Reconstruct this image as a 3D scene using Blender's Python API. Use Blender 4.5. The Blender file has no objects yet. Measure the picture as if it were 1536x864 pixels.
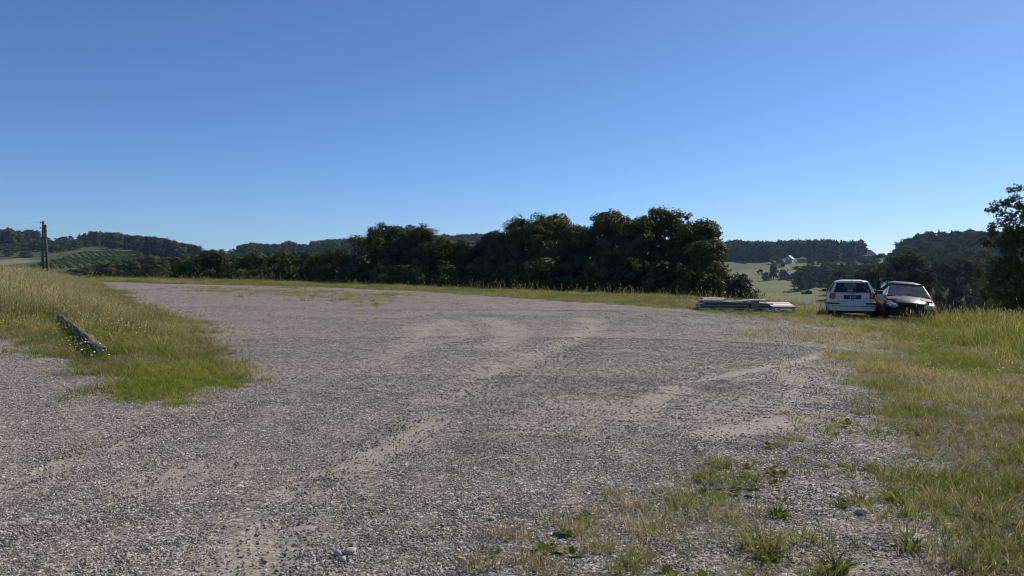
import bpy, bmesh, math, random
import numpy as np
from mathutils import Vector, Matrix

R = math.radians
SC = bpy.context.scene
COL = SC.collection

# ------------------------------------------------------------------ camera, sky, sun, exposure
EYE = 1.6
PITCH = R(1.55)
FPX = 26.0 / 36.0 * 1536.0
cam_d = bpy.data.cameras.new('camera')
cam_d.lens = 26.0
cam_d.sensor_width = 36.0
cam_d.clip_start = 0.05
cam_d.clip_end = 6000
cam = bpy.data.objects.new('camera', cam_d)
cam.location = (0, 0, EYE)
cam.rotation_euler = (R(90) - PITCH, 0, 0)
COL.objects.link(cam)
SC.camera = cam

SUN_AZ = R(50)          # to the right of the view direction (+Y), clockwise
SUN_EL = R(40)
world = bpy.data.worlds.new('World')
SC.world = world
world.use_nodes = True
wn = world.node_tree
for n in list(wn.nodes):
    wn.nodes.remove(n)
sky = wn.nodes.new('ShaderNodeTexSky')
sky.sky_type = 'NISHITA'
sky.sun_disc = False
sky.sun_elevation = SUN_EL
sky.sun_rotation = SUN_AZ
sky.altitude = 1500
sky.air_density = 0.9
sky.dust_density = 1.0
sky.ozone_density = 10
bg = wn.nodes.new('ShaderNodeBackground')
bg.inputs['Strength'].default_value = 0.12
wo = wn.nodes.new('ShaderNodeOutputWorld')
wn.links.new(sky.outputs[0], bg.inputs[0])
wn.links.new(bg.outputs[0], wo.inputs[0])

sun_d = bpy.data.lights.new('sun', 'SUN')
sun_d.energy = 4.7
sun_d.angle = R(0.5)
sun_d.color = (1.0, 0.90, 0.74)
sun = bpy.data.objects.new('sun', sun_d)
sdir = Vector((math.sin(SUN_AZ) * math.cos(SUN_EL), math.cos(SUN_AZ) * math.cos(SUN_EL), math.sin(SUN_EL)))
sun.rotation_euler = sdir.to_track_quat('Z', 'Y').to_euler()
sun.location = (40, 20, 60)
COL.objects.link(sun)

SC.cycles.use_denoising = True
SC.cycles.pixel_filter_type = 'BLACKMAN_HARRIS'
SC.cycles.filter_width = 1.05
SC.view_settings.view_transform = 'Standard'
SC.view_settings.look = 'None'
SC.view_settings.exposure = 0.0
SC.view_settings.gamma = 1.0
SC.view_settings.use_curve_mapping = False

# ------------------------------------------------------------------ small helpers
def tag(o, label=None, cat=None, group=None, kind=None):
    if label: o['label'] = label
    if cat: o['category'] = cat
    if group: o['group'] = group
    if kind: o['kind'] = kind
    return o

def empty(name, loc, rot=(0, 0, 0)):
    o = bpy.data.objects.new(name, None)
    o.empty_display_size = 0.2
    o.location = loc
    o.rotation_euler = rot
    COL.objects.link(o)
    return o

class MB:
    """collects shapes that become ONE mesh"""
    def __init__(s):
        s.v = []; s.f = []
    def add(s, vs, fs):
        b = len(s.v)
        s.v += [tuple(p) for p in vs]
        s.f += [tuple(i + b for i in f) for f in fs]
        return s
    def hexa(s, p):      # p: 4 bottom (ccw), 4 top
        return s.add(p, [(3, 2, 1, 0), (4, 5, 6, 7), (0, 1, 5, 4), (1, 2, 6, 5), (2, 3, 7, 6), (3, 0, 4, 7)])
    def box(s, c, d, rot=None):
        x, y, z = d[0] / 2, d[1] / 2, d[2] / 2
        p = [Vector(q) for q in ((-x, -y, -z), (x, -y, -z), (x, y, -z), (-x, y, -z), (-x, -y, z), (x, -y, z), (x, y, z), (-x, y, z))]
        if rot: p = [rot @ q for q in p]
        return s.hexa([q + Vector(c) for q in p])
    def tube(s, pts, rad, n=8, caps=True):
        pts = [Vector(p) for p in pts]
        b = len(s.v); up = Vector((0, 0, 1))
        for i, p in enumerate(pts):
            t = (pts[min(i + 1, len(pts) - 1)] - pts[max(i - 1, 0)]).normalized()
            a = t.cross(up if abs(t.z) < 0.95 else Vector((1, 0, 0))).normalized()
            c = t.cross(a)
            r = rad[i] if hasattr(rad, '__len__') else rad
            for k in range(n):
                an = 2 * math.pi * k / n
                s.v.append(tuple(p + a * (r * math.cos(an)) + c * (r * math.sin(an))))
        for i in range(len(pts) - 1):
            for k in range(n):
                k2 = (k + 1) % n
                s.f.append((b + i * n + k, b + i * n + k2, b + (i + 1) * n + k2, b + (i + 1) * n + k))
        if caps:
            s.f.append(tuple(b + k for k in range(n))[::-1])
            e = b + (len(pts) - 1) * n
            s.f.append(tuple(e + k for k in range(n)))
        return s
    def loft(s, rings, close=True, caps=True):
        b = len(s.v); n = len(rings[0])
        for r in rings: s.v += [tuple(p) for p in r]
        for i in range(len(rings) - 1):
            for k in range(n if close else n - 1):
                k2 = (k + 1) % n
                s.f.append((b + i * n + k, b + i * n + k2, b + (i + 1) * n + k2, b + (i + 1) * n + k))
        if caps:
            s.f.append(tuple(b + k for k in range(n))[::-1])
            e = b + (len(rings) - 1) * n
            s.f.append(tuple(e + k for k in range(n)))
        return s
    def disc(s, c, ax, r0, r1, w, n=20):
        """ring/cylinder along ax: outer r1, inner r0 (0 = solid)"""
        c = Vector(c); ax = Vector(ax).normalized()
        a = ax.orthogonal().normalized(); d = ax.cross(a)
        rings = []
        for (r, o) in ((r0, -w / 2), (r1 * .93, -w / 2), (r1, -w * .35), (r1, w * .35), (r1 * .93, w / 2), (r0, w / 2)):
            rings.append([c + ax * o + a * (r * math.cos(2 * math.pi * k / n)) + d * (r * math.sin(2 * math.pi * k / n)) for k in range(n)])
        return s.loft(rings, True, False)
    def build(s, name, mat, parent=None, smooth=False, bevel=0.0, subsurf=0, loc=None):
        me = bpy.data.meshes.new(name)
        me.from_pydata(s.v, [], s.f)
        if bevel > 0 or True:
            bm = bmesh.new(); bm.from_mesh(me)
            bmesh.ops.recalc_face_normals(bm, faces=bm.faces)
            if bevel > 0:
                es = [e for e in bm.edges if len(e.link_faces) == 2 and e.calc_face_angle(0) > R(25)]
                bmesh.ops.bevel(bm, geom=es, offset=bevel, segments=2, affect='EDGES', profile=0.6)
            bm.to_mesh(me); bm.free()
        if smooth:
            me.polygons.foreach_set('use_smooth', [True] * len(me.polygons))
        me.materials.append(mat)
        o = bpy.data.objects.new(name, me)
        COL.objects.link(o)
        if parent: o.parent = parent
        if loc: o.location = loc
        return o

def np_mesh(name, v, quads, mat=None, attrs=None, smooth=False):
    """fast mesh from numpy: v (N,3), quads (M,3|4)"""
    me = bpy.data.meshes.new(name)
    n = quads.shape[1]; m = len(quads)
    me.vertices.add(len(v)); me.vertices.foreach_set('co', np.asarray(v, np.float32).ravel())
    me.loops.add(m * n); me.loops.foreach_set('vertex_index', quads.astype(np.int32).ravel())
    me.polygons.add(m)
    me.polygons.foreach_set('loop_start', np.arange(0, m * n, n, dtype=np.int32))
    if smooth: me.polygons.foreach_set('use_smooth', np.ones(m, bool))
    me.update(calc_edges=True)
    for k, (typ, arr) in (attrs or {}).items():
        a = me.attributes.new(k, typ, 'POINT')
        a.data.foreach_set({'FLOAT': 'value', 'FLOAT_COLOR': 'color', 'FLOAT_VECTOR': 'vector', 'INT': 'value'}[typ], np.asarray(arr).ravel())
    if mat: me.materials.append(mat)
    return me

def dup(root, loc, rot=None, scale=None, label=None):
    r = root.copy(); COL.objects.link(r); r.location = loc
    if rot is not None: r.rotation_euler = rot
    if scale is not None: r.scale = scale
    if label: r['label'] = label
    for ch in list(root.children):
        c = ch.copy(); COL.objects.link(c); c.parent = r
        for g in list(ch.children):
            q = g.copy(); COL.objects.link(q); q.parent = c
    return r

# ------------------------------------------------------------------ noise
def _h(ix, iy, seed):
    n = (ix.astype(np.int64) * 374761393 + iy.astype(np.int64) * 668265263 + seed * 974711) & 0x7fffffff
    n = ((n ^ (n >> 13)) * 1274126177) & 0x7fffffff
    n = n ^ (n >> 16)
    return (n & 0xffff) / 65535.0

def vnoise(x, y, seed=0):
    x = np.asarray(x, float); y = np.asarray(y, float)
    ix = np.floor(x); iy = np.floor(y)
    fx = x - ix; fy = y - iy
    fx = fx * fx * (3 - 2 * fx); fy = fy * fy * (3 - 2 * fy)
    a = _h(ix, iy, seed); b = _h(ix + 1, iy, seed); c = _h(ix, iy + 1, seed); d = _h(ix + 1, iy + 1, seed)
    return (a * (1 - fx) + b * fx) * (1 - fy) + (c * (1 - fx) + d * fx) * fy

def fbm(x, y, seed=0, o=4):
    s = 0; a = 0.5; t = 0
    for k in range(o):
        s = s + a * vnoise(x, y, seed + k * 17); t += a
        x = x * 2.03 + 11.3; y = y * 2.03 + 5.7; a *= 0.5
    return s / t

def sstep(a, b, x):
    t = np.clip((x - a) / (b - a), 0, 1)
    return t * t * (3 - 2 * t)

# ------------------------------------------------------------------ the lie of the land
def TH(px):
    return np.degrees(np.arctan((np.asarray(px, float) - 768) / FPX))

EDGE_T = [-180, -60, -34.7, -29, -18.4, -8.6, 1.65, 11.8, 16.7, 21.3, 24.7, 29.7, 34.7, 60, 180]
EDGE_D = [60, 62, 85, 80, 74, 61, 50, 43, 40, 37, 35, 33, 32, 32, 60]
EDGE_Z = [0, .3, .72, .65, .37, .19, .02, .01, -.06, -.13, -.36, -.38, -.27, -.1, 0]
FAR_PX = [0, 130, 200, 290, 340, 400, 530, 720, 900, 1080, 1200, 1290, 1340, 1400, 1490, 1560]
FAR_D = [160, 300, 450, 600, 750, 950, 1300, 2000]
FAR_Y = np.array([
    [436, 416, 405, 391, 373, 362, 372, 385],
    [436, 416, 404, 386, 372, 364, 375, 385],
    [436, 416, 404, 386, 374, 367, 378, 388],
    [436, 418, 407, 398, 390, 386, 392, 395],
    [436, 420, 410, 400, 390, 382, 392, 395],
    [438, 422, 412, 402, 390, 376, 385, 392],
    [442, 426, 413, 400, 386, 371, 380, 390],
    [448, 430, 415, 400, 384, 364, 378, 390],
    [455, 436, 418, 404, 388, 370, 380, 390],
    [465, 452, 440, 422, 404, 379, 385, 392],
    [470, 455, 440, 420, 403, 380, 386, 392],
    [478, 456, 436, 418, 402, 384, 388, 392],
    [482, 456, 430, 404, 385, 384, 390, 394],
    [486, 456, 424, 390, 364, 380, 390, 394],
    [486, 456, 422, 387, 363, 380, 390, 394],
    [486, 456, 422, 387, 363, 380, 390, 394]], float)
FAR_T = TH(FAR_PX)
FAR_Z = EYE - (FAR_Y - 402) / FPX * (np.array(FAR_D)[None, :] * np.cos(np.radians(FAR_T))[:, None])
LD = np.log(np.array(FAR_D, float))

def edge_d(t): return np.interp(t, EDGE_T, EDGE_D)

def far_z(t, d):
    tt = np.clip(t, FAR_T[0], FAR_T[-1]); ld = np.clip(np.log(np.maximum(d, 1)), LD[0], LD[-1])
    i = np.clip(np.searchsorted(FAR_T, tt) - 1, 0, len(FAR_T) - 2)
    j = np.clip(np.searchsorted(LD, ld) - 1, 0, len(LD) - 2)
    a = (tt - FAR_T[i]) / (FAR_T[i + 1] - FAR_T[i]); b = (ld - LD[j]) / (LD[j + 1] - LD[j])
    a = a * a * (3 - 2 * a)
    return (FAR_Z[i, j] * (1 - a) + FAR_Z[i + 1, j] * a) * (1 - b) + (FAR_Z[i, j + 1] * (1 - a) + FAR_Z[i + 1, j + 1] * a) * b

def height(x, y):
    x = np.asarray(x, float); y = np.asarray(y, float)
    d = np.hypot(x, y); t = np.degrees(np.arctan2(x, y))
    de = edge_d(t); ze = np.interp(t, EDGE_T, EDGE_Z)
    near = ze * np.minimum(d / de, 1.0) ** 1.4
    tt = np.maximum(d - de, 0)
    near = near - 0.24 * (tt - 3.0 * (1 - np.exp(-tt / 3.0)))
    # the low bank the tall grass on the left grows on
    bx, by = x + 19, y - 30
    near = near + 0.28 * np.exp(-((bx / 9) ** 2 + (by / 13) ** 2))
    near = near + (fbm(x / 3.0, y / 3.0, 3, 3) - 0.5) * 0.07 * sstep(1, 12, d)
    far = far_z(t, d) + (fbm(x / 90.0, y / 90.0, 9, 3) - 0.5) * 5.0 * sstep(150, 400, d)
    w = sstep(de + 4, 150, d)
    return near * (1 - w) + far * w

def ray(px, py):
    c = Vector(((px - 768) / FPX, -(py - 432) / FPX, -1))
    sp, cp = math.sin(PITCH), math.cos(PITCH)
    return Vector((c.x, cp - 0 + c.y * sp, c.y * cp - sp))      # forward = (0,cp,-sp), up = (0,sp,cp)

def ground(px, py, dmin=2.0, dmax=1600):
    r = ray(px, py); k = math.hypot(r.x, r.y)
    ds = np.geomspace(dmin, dmax, 900)
    s = ds / k
    diff = EYE + r.z * s - height(r.x * s, r.y * s)
    j = np.nonzero(diff < 0)[0]
    if len(j) == 0: i = len(ds) - 1; q = s[i]
    else:
        i = max(j[0], 1); a, b = diff[i - 1], diff[i]
        q = s[i - 1] + (s[i] - s[i - 1]) * (a / (a - b) if a > b and a > 0 else 0)
    x, y = r.x * q, r.y * q
    return Vector((x, y, float(height(x, y))))

def polar(px, d):
    """point on the ground in the direction of image column px at DEPTH d along the view axis"""
    x = (px - 768) / FPX * d
    return Vector((x, d, float(height(x, d))))

def project(x, y, z):
    sp, cp = math.sin(PITCH), math.cos(PITCH)
    f = y * cp - (z - EYE) * sp
    u = y * sp + (z - EYE) * cp
    f = np.maximum(f, 1e-3)
    return 768 + FPX * x / f, 432 - FPX * u / f

def sdf(x, y, poly):
    """signed distance, positive inside"""
    x = np.asarray(x, float); y = np.asarray(y, float)
    d2 = np.full(x.shape, 1e18); ins = np.zeros(x.shape, bool)
    n = len(poly)
    for i in range(n):
        ax, ay = poly[i][0], poly[i][1]; bx, by = poly[(i + 1) % n][0], poly[(i + 1) % n][1]
        ex, ey = bx - ax, by - ay
        l2 = ex * ex + ey * ey + 1e-12
        t = np.clip(((x - ax) * ex + (y - ay) * ey) / l2, 0, 1)
        d2 = np.minimum(d2, (x - ax - t * ex) ** 2 + (y - ay - t * ey) ** 2)
        c = (ay > y) != (by > y)
        if ey != 0:
            ins ^= c & (x < ex * (y - ay) / ey + ax)
    return np.where(ins, 1, -1) * np.sqrt(d2)

def pdist(x, y, line):
    d2 = np.full(np.shape(x), 1e18)
    for i in range(len(line) - 1):
        ax, ay = line[i][0], line[i][1]; ex, ey = line[i + 1][0] - ax, line[i + 1][1] - ay
        t = np.clip(((x - ax) * ex + (y - ay) * ey) / (ex * ex + ey * ey + 1e-12), 0, 1)
        d2 = np.minimum(d2, (x - ax - t * ex) ** 2 + (y - ay - t * ey) ** 2)
    return np.sqrt(d2)

def G(pts): return [ground(a, b) for a, b in pts]

# outlines of the grassy and bare patches, on the ground
ISLAND = G([(-60, 508), (0, 502), (60, 520), (110, 556), (150, 580), (225, 600), (290, 604), (302, 592), (285, 584), (330, 581),
            (348, 575), (326, 546), (328, 512), (296, 480), (240, 463), (195, 447), (170, 434)]) + \
         [polar(150, 55), polar(142, 66), polar(120, 90), polar(-300, 90), polar(-700, 40), polar(-400, 19)]
LAWN = G([(190, 560), (230, 548), (280, 545), (322, 560), (350, 574), (325, 583), (285, 586), (300, 596), (285, 604), (225, 600), (200, 585)])
LOGGREEN = G([(0, 478), (60, 470), (110, 470), (200, 490), (230, 530), (180, 550), (110, 550), (60, 520), (0, 500)])
REDSOIL = G([(-40, 494), (30, 496), (85, 506), (100, 520), (60, 524), (0, 512), (-40, 508)])
RIGHT = G([(1300, 494), (1262, 525), (1246, 570), (1318, 604), (1350, 640), (1350, 690), (1365, 745), (1300, 790), (1200, 835), (1150, 900), (1150, 1200)]) + \
        [Vector((1.2, 1, 0)), Vector((40, 1, 0)), Vector((40, 34, 0)), polar(1560, 25), polar(1400, 22.5)]
SPARSE = G([(1262, 520), (1225, 600), (1150, 655), (1060, 688), (1030, 725), (900, 748), (800, 775), (725, 790), (690, 880), (680, 1000)]) + \
         [Vector((0.1, 1.5, 0)), Vector((3, 1.5, 0))] + G([(1300, 900), (1365, 745), (1350, 640), (1318, 604), (1300, 520)])
DRYPATCH = G([(1160, 500), (1200, 488), (1290, 486), (1350, 500), (1330, 520), (1260, 530), (1180, 515)])
BRIGHT = G([(1370, 530), (1420, 522), (1500, 545), (1500, 572), (1430, 565), (1380, 550)])
TALLG = G([(1395, 482), (1440, 500), (1480, 522), (1560, 540), (1700, 545)]) + [polar(1750, 26), polar(1540, 26.5), polar(1405, 27)]
PATCHMID = G([(240, 432), (400, 430), (600, 440), (640, 452), (560, 460), (420, 446), (300, 440)])
VERGE_PX = [-800, 150, 300, 420, 600, 720, 820, 1000, 1100, 1204, 1290, 1400, 1600]
VERGE_D = [66, 66, 60, 56, 47.5, 41, 36, 29, 26, 23.3, 21.5, 22, 23]

def verge(x, y):
    t = np.degrees(np.arctan2(x, y)); d = np.hypot(x, y)
    return d - np.interp(t, TH(VERGE_PX), VERGE_D)

TRACKS = [(G([(385, 860), (405, 825), (425, 795)]), 0.20, .6),
          (G([(450, 740), (500, 712), (540, 695)]), 0.16, .65),
          (G([(560, 690), (610, 660), (650, 632)]), 0.17, .95),
          (G([(500, 690), (560, 660), (610, 628)]), 0.14, .45),
          (G([(650, 600), (690, 592), (720, 572)]), 0.20, .6),
          (G([(700, 568), (760, 548), (830, 520), (880, 499), (893, 487), (880, 478)]), 0.24, .75),
          (G([(700, 590), (780, 560), (870, 522), (930, 500)]), 0.2, .3),
          (G([(-30, 742), (60, 712), (130, 682), (195, 665)]), 0.13, .7),
          (G([(225, 726), (270, 710), (335, 698)]), 0.17, .65),
          (G([(80, 690), (240, 640), (420, 600)]), 0.2, .25),
          (G([(600, 525), (635, 505), (642, 488)]), 0.3, .6),
          (G([(560, 545), (620, 520), (690, 508), (690, 494), (668, 480)]), 0.26, .5),
          (G([(735, 522), (770, 505), (762, 488), (730, 478)]), 0.32, .6),
          (G([(950, 628), (985, 602), (1012, 580)]), 0.17, .7),
          (G([(880, 640), (950, 610), (1040, 572)]), 0.16, .35),
          (G([(1070, 652), (1120, 643), (1200, 628)]), 0.15, .85),
          (G([(1040, 572), (1110, 560), (1200, 542), (1240, 530)]), 0.08, .8),
          (G([(1130, 640), (1180, 605), (1195, 580), (1180, 555)]), 0.10, .5),
          (G([(830, 640), (860, 622), (890, 612)]), 0.40, .5),
          (G([(1080, 625), (1110, 607), (1130, 600)]), 0.40, .45),
          (G([(0, 660), (200, 610), (420, 560), (600, 530)]), 0.5, .18),
          (G([(650, 430), (760, 440), (900, 455)]), 0.8, .25),
          (G([(420, 470), (560, 475), (700, 466), (820, 470)]), 0.5, .3)]
RUT_SHADE_LINES = [G([(352, 700), (366, 760), (385, 880)]), G([(364, 700), (380, 770), (402, 880)]), G([(345, 700), (352, 760), (366, 880)])]
RIPPLES = [ground(860, 628), ground(1105, 622)]

def masks(x, y):
    nz = fbm(x * 0.9, y * 0.9, 21, 4) - 0.5
    nf = fbm(x * 3.1, y * 3.1, 31, 3) - 0.5
    m = {}
    d = np.hypot(x, y)
    m['island'] = sstep(-.5, .5, sdf(x, y, ISLAND) + nz * 1.6 + nf * .5)
    m['lawn'] = sstep(-.3, .3, sdf(x, y, LAWN) + nz * .9 + nf * .5)
    m['loggreen'] = sstep(-.8, .8, sdf(x, y, LOGGREEN) + nz * 2)
    m['red'] = sstep(-.5, .5, sdf(x, y, REDSOIL) + nz * 1.2)
    m['right'] = sstep(-.7, .9, sdf(x, y, RIGHT) + nz * 2.6 + nf * .8)
    m['sparse'] = sstep(-.4, .9, sdf(x, y, SPARSE) + nz * 1.8) * np.clip(.55 + nz * 3.2, 0, 1)
    m['dry'] = sstep(-.8, 1.2, sdf(x, y, DRYPATCH) + nz * 3)
    m['bright'] = sstep(-.3, .6, sdf(x, y, BRIGHT) + nz * 1.6)
    m['tall'] = sstep(-.8, .8, sdf(x, y, TALLG) + nz * 2)
    m['patch'] = sstep(-1.5, 2.5, sdf(x, y, PATCHMID) + nz * 10) * .8
    m['verge'] = sstep(-.5, 1.5, verge(x, y) + nz * 3.5)
    m['verge'] = np.where((y > 0), m['verge'], m['verge'] * (d > 25))
    return m

# ------------------------------------------------------------------ materials
def new_mat(name):
    m = bpy.data.materials.new(name); m.use_nodes = True
    nt = m.node_tree
    for n in list(nt.nodes): nt.nodes.remove(n)
    out = nt.nodes.new('ShaderNodeOutputMaterial')
    return m, nt, out

class NT:
    def __init__(s, nt): s.nt = nt
    def n(s, t, **kw):
        nd = s.nt.nodes.new(t)
        for k, v in kw.items(): setattr(nd, k, v)
        return nd
    def L(s, a, b): s.nt.links.new(a, b)
    def val(s, sock, v):
        if hasattr(v, 'is_output'): s.L(v, sock)
        elif isinstance(v, (tuple, list)) and len(v) == 3 and sock.type == 'RGBA': sock.default_value = (*v, 1)
        else: sock.default_value = v
    def math(s, op, a, b=0.0, c=None, clamp=False):
        m = s.n('ShaderNodeMath', operation=op, use_clamp=clamp)
        s.val(m.inputs[0], a); s.val(m.inputs[1], b)
        if c is not None: s.val(m.inputs[2], c)
        return m.outputs[0]
    def mix(s, f, a, b, typ='RGBA', blend='MIX'):
        m = s.n('ShaderNodeMix', data_type=typ, blend_type=blend) if typ == 'RGBA' else s.n('ShaderNodeMix', data_type=typ)
        s.val(m.inputs[0], f)
        ia, ib = (6, 7) if typ == 'RGBA' else (2, 3)
        s.val(m.inputs[ia], a); s.val(m.inputs[ib], b)
        return m.outputs[2 if typ == 'RGBA' else 0]
    def ramp(s, f, stops, interp='LINEAR'):
        r = s.n('ShaderNodeValToRGB'); r.color_ramp.interpolation = interp
        e = r.color_ramp.elements
        while len(e) < len(stops): e.new(0.5)
        for k, (p, c) in enumerate(stops):
            e[k].position = p; e[k].color = (*c, 1) if len(c) == 3 else c
        s.val(r.inputs[0], f)
        return r.outputs[0]
    def noise(s, vec, scale, detail=4, rough=.55):
        t = s.n('ShaderNodeTexNoise'); t.inputs['Scale'].default_value = scale
        t.inputs['Detail'].default_value = detail; t.inputs['Roughness'].default_value = rough
        if vec is not None: s.L(vec, t.inputs['Vector'])
        return t.outputs[0]
    def voro(s, vec, scale):
        t = s.n('ShaderNodeTexVoronoi'); t.inputs['Scale'].default_value = scale
        s.L(vec, t.inputs['Vector'])
        return t
    def attr(s, name, out='Fac'):
        a = s.n('ShaderNodeAttribute', attribute_name=name)
        return a.outputs[out]
    def bsdf(s, col, rough=.7, spec=.3, metal=0.0, coat=0.0):
        b = s.n('ShaderNodeBsdfPrincipled')
        s.val(b.inputs['Base Color'], col); s.val(b.inputs['Roughness'], rough)
        s.val(b.inputs['Specular IOR Level'], spec); s.val(b.inputs['Metallic'], metal)
        s.val(b.inputs['Coat Weight'], coat)
        return b
    def bump(s, h, strength, dist, normal=None):
        b = s.n('ShaderNodeBump'); b.inputs['Strength'].default_value = strength; b.inputs['Distance'].default_value = dist
        s.L(h, b.inputs['Height'])
        if normal is not None: s.L(normal, b.inputs['Normal'])
        return b.outputs[0]

def plain(name, col, rough=.6, spec=.4, metal=0, coat=0, var=.18, scale=6, bump=0.0):
    """a base colour with mottling and a bit of relief"""
    m, nt, out = new_mat(name); k = NT(nt)
    tc = k.n('ShaderNodeTexCoord').outputs['Object']
    nz = k.noise(tc, scale, 5)
    c = k.mix(nz, tuple(v * (1 - var) for v in col), tuple(min(1, v * (1 + var)) for v in col))
    b = k.bsdf(c, rough, spec, metal, coat)
    if bump: k.L(k.bump(k.noise(tc, scale * 6, 4), bump, .01), b.inputs['Normal'])
    k.L(b.outputs[0], out.inputs[0])
    return m

def grass_mat(name, green, straw, trans=.5, tip=.5):
    m, nt, out = new_mat(name); k = NT(nt)
    rnd = k.n('ShaderNodeObjectInfo').outputs['Random']
    geo = k.n('ShaderNodeNewGeometry').outputs['Random Per Island']
    a = k.n('ShaderNodeAttribute', attribute_name='dry'); a.attribute_type = 'INSTANCER'
    h = k.attr('h')
    f = k.math('ADD', a.outputs['Fac'], k.math('MULTIPLY', k.math('SUBTRACT', geo, .5), .55))
    f = k.math('ADD', f, k.math('MULTIPLY', k.math('SUBTRACT', rnd, .5), .3))
    f = k.math('ADD', f, k.math('MULTIPLY', k.math('SUBTRACT', h, .5), tip), clamp=True)
    c = k.mix(f, green, straw)
    c = k.mix(1.0, c, k.ramp(k.math('FRACT', k.math('MULTIPLY', geo, 7.3)), [(0, (.6, .6, .6)), (1, (1.3, 1.3, 1.3))]), blend='MULTIPLY')
    b = k.bsdf(c, .6, .12)
    t = k.n('ShaderNodeBsdfTranslucent'); k.L(c, t.inputs[0])
    mx = k.n('ShaderNodeMixShader'); mx.inputs[0].default_value = trans
    k.L(b.outputs[0], mx.inputs[1]); k.L(t.outputs[0], mx.inputs[2]); k.L(mx.outputs[0], out.inputs[0])
    return m

def foliage_mat(name, dark, light, trans=.25, height_tip=None, rough=.6, hue=.5, spec=.12):
    m, nt, out = new_mat(name); k = NT(nt)
    rnd = k.n('ShaderNodeObjectInfo').outputs['Random']
    geo = k.n('ShaderNodeNewGeometry').outputs['Random Per Island']
    f = k.math('ADD', k.math('MULTIPLY', rnd, hue), k.math('MULTIPLY', geo, 1 - hue))
    c = k.mix(f, dark, light)
    if height_tip:
        h = k.attr('h')
        c = k.mix(k.math('MULTIPLY', h, k.math('ADD', k.math('MULTIPLY', rnd, .7), .45), clamp=True), c, height_tip)
    b = k.bsdf(c, rough, spec)
    t = k.n('ShaderNodeBsdfTranslucent'); k.L(c, t.inputs[0])
    mx = k.n('ShaderNodeMixShader'); mx.inputs[0].default_value = trans
    k.L(b.outputs[0], mx.inputs[1]); k.L(t.outputs[0], mx.inputs[2]); k.L(mx.outputs[0], out.inputs[0])
    return m

M = {}
M['leaf_near'] = foliage_mat('tree_leaves', (.040, .060, .015), (.105, .125, .034), .28)
M['leaf_oak'] = foliage_mat('yellowish_leaves', (.052, .068, .014), (.14, .145, .038), .3)
M['leaf_grey'] = foliage_mat('grey_green_leaves', (.05, .062, .035), (.11, .12, .07), .25)
M['leaf_far'] = foliage_mat('hill_leaves', (.032, .046, .016), (.135, .155, .052), .18, hue=.5, spec=.0)
M['leaf_conifer'] = foliage_mat('conifer_needles', (.014, .026, .014), (.035, .055, .025), .08, hue=.6)
M['dark_bark'] = plain('dark_bark', (.028, .023, .018), .9, .1, var=.4, scale=5, bump=.5)
M['bark'] = plain('bark', (.07, .055, .04), .9, .2, var=.4, scale=5, bump=.5)
M['grass'] = grass_mat('green_grass', (.165, .225, .024), (.50, .43, .16))
M['grass_dry'] = grass_mat('dry_grass', (.17, .16, .04), (.56, .45, .23))
M['grass_tall_dry'] = grass_mat('tall_dry_grass', (.14, .17, .03), (.56, .475, .25), tip=.8)
M['grass_bright'] = foliage_mat('bright_grass', (.13, .20, .012), (.28, .34, .04), .5, (.38, .41, .08), hue=.5)
M['tuft_dry'] = foliage_mat('dry_tuft', (.15, .13, .045), (.42, .34, .15), .45, hue=.3)
M['weed'] = foliage_mat('weed_leaves', (.10, .135, .022), (.23, .26, .055), .45, hue=.5)
M['tuft_green'] = foliage_mat('tuft_green', (.10, .145, .018), (.25, .275, .055), .45, (.36, .35, .13), hue=.3)
M['straw'] = plain('seed_heads', (.38, .27, .16), .8, .2, var=.3, scale=30)
M['flower_white'] = plain('white_petals', (.75, .75, .68), .7, .2, var=.08)
M['flower_yellow'] = plain('yellow_petals', (.75, .55, .04), .7, .2, var=.1)

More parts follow.
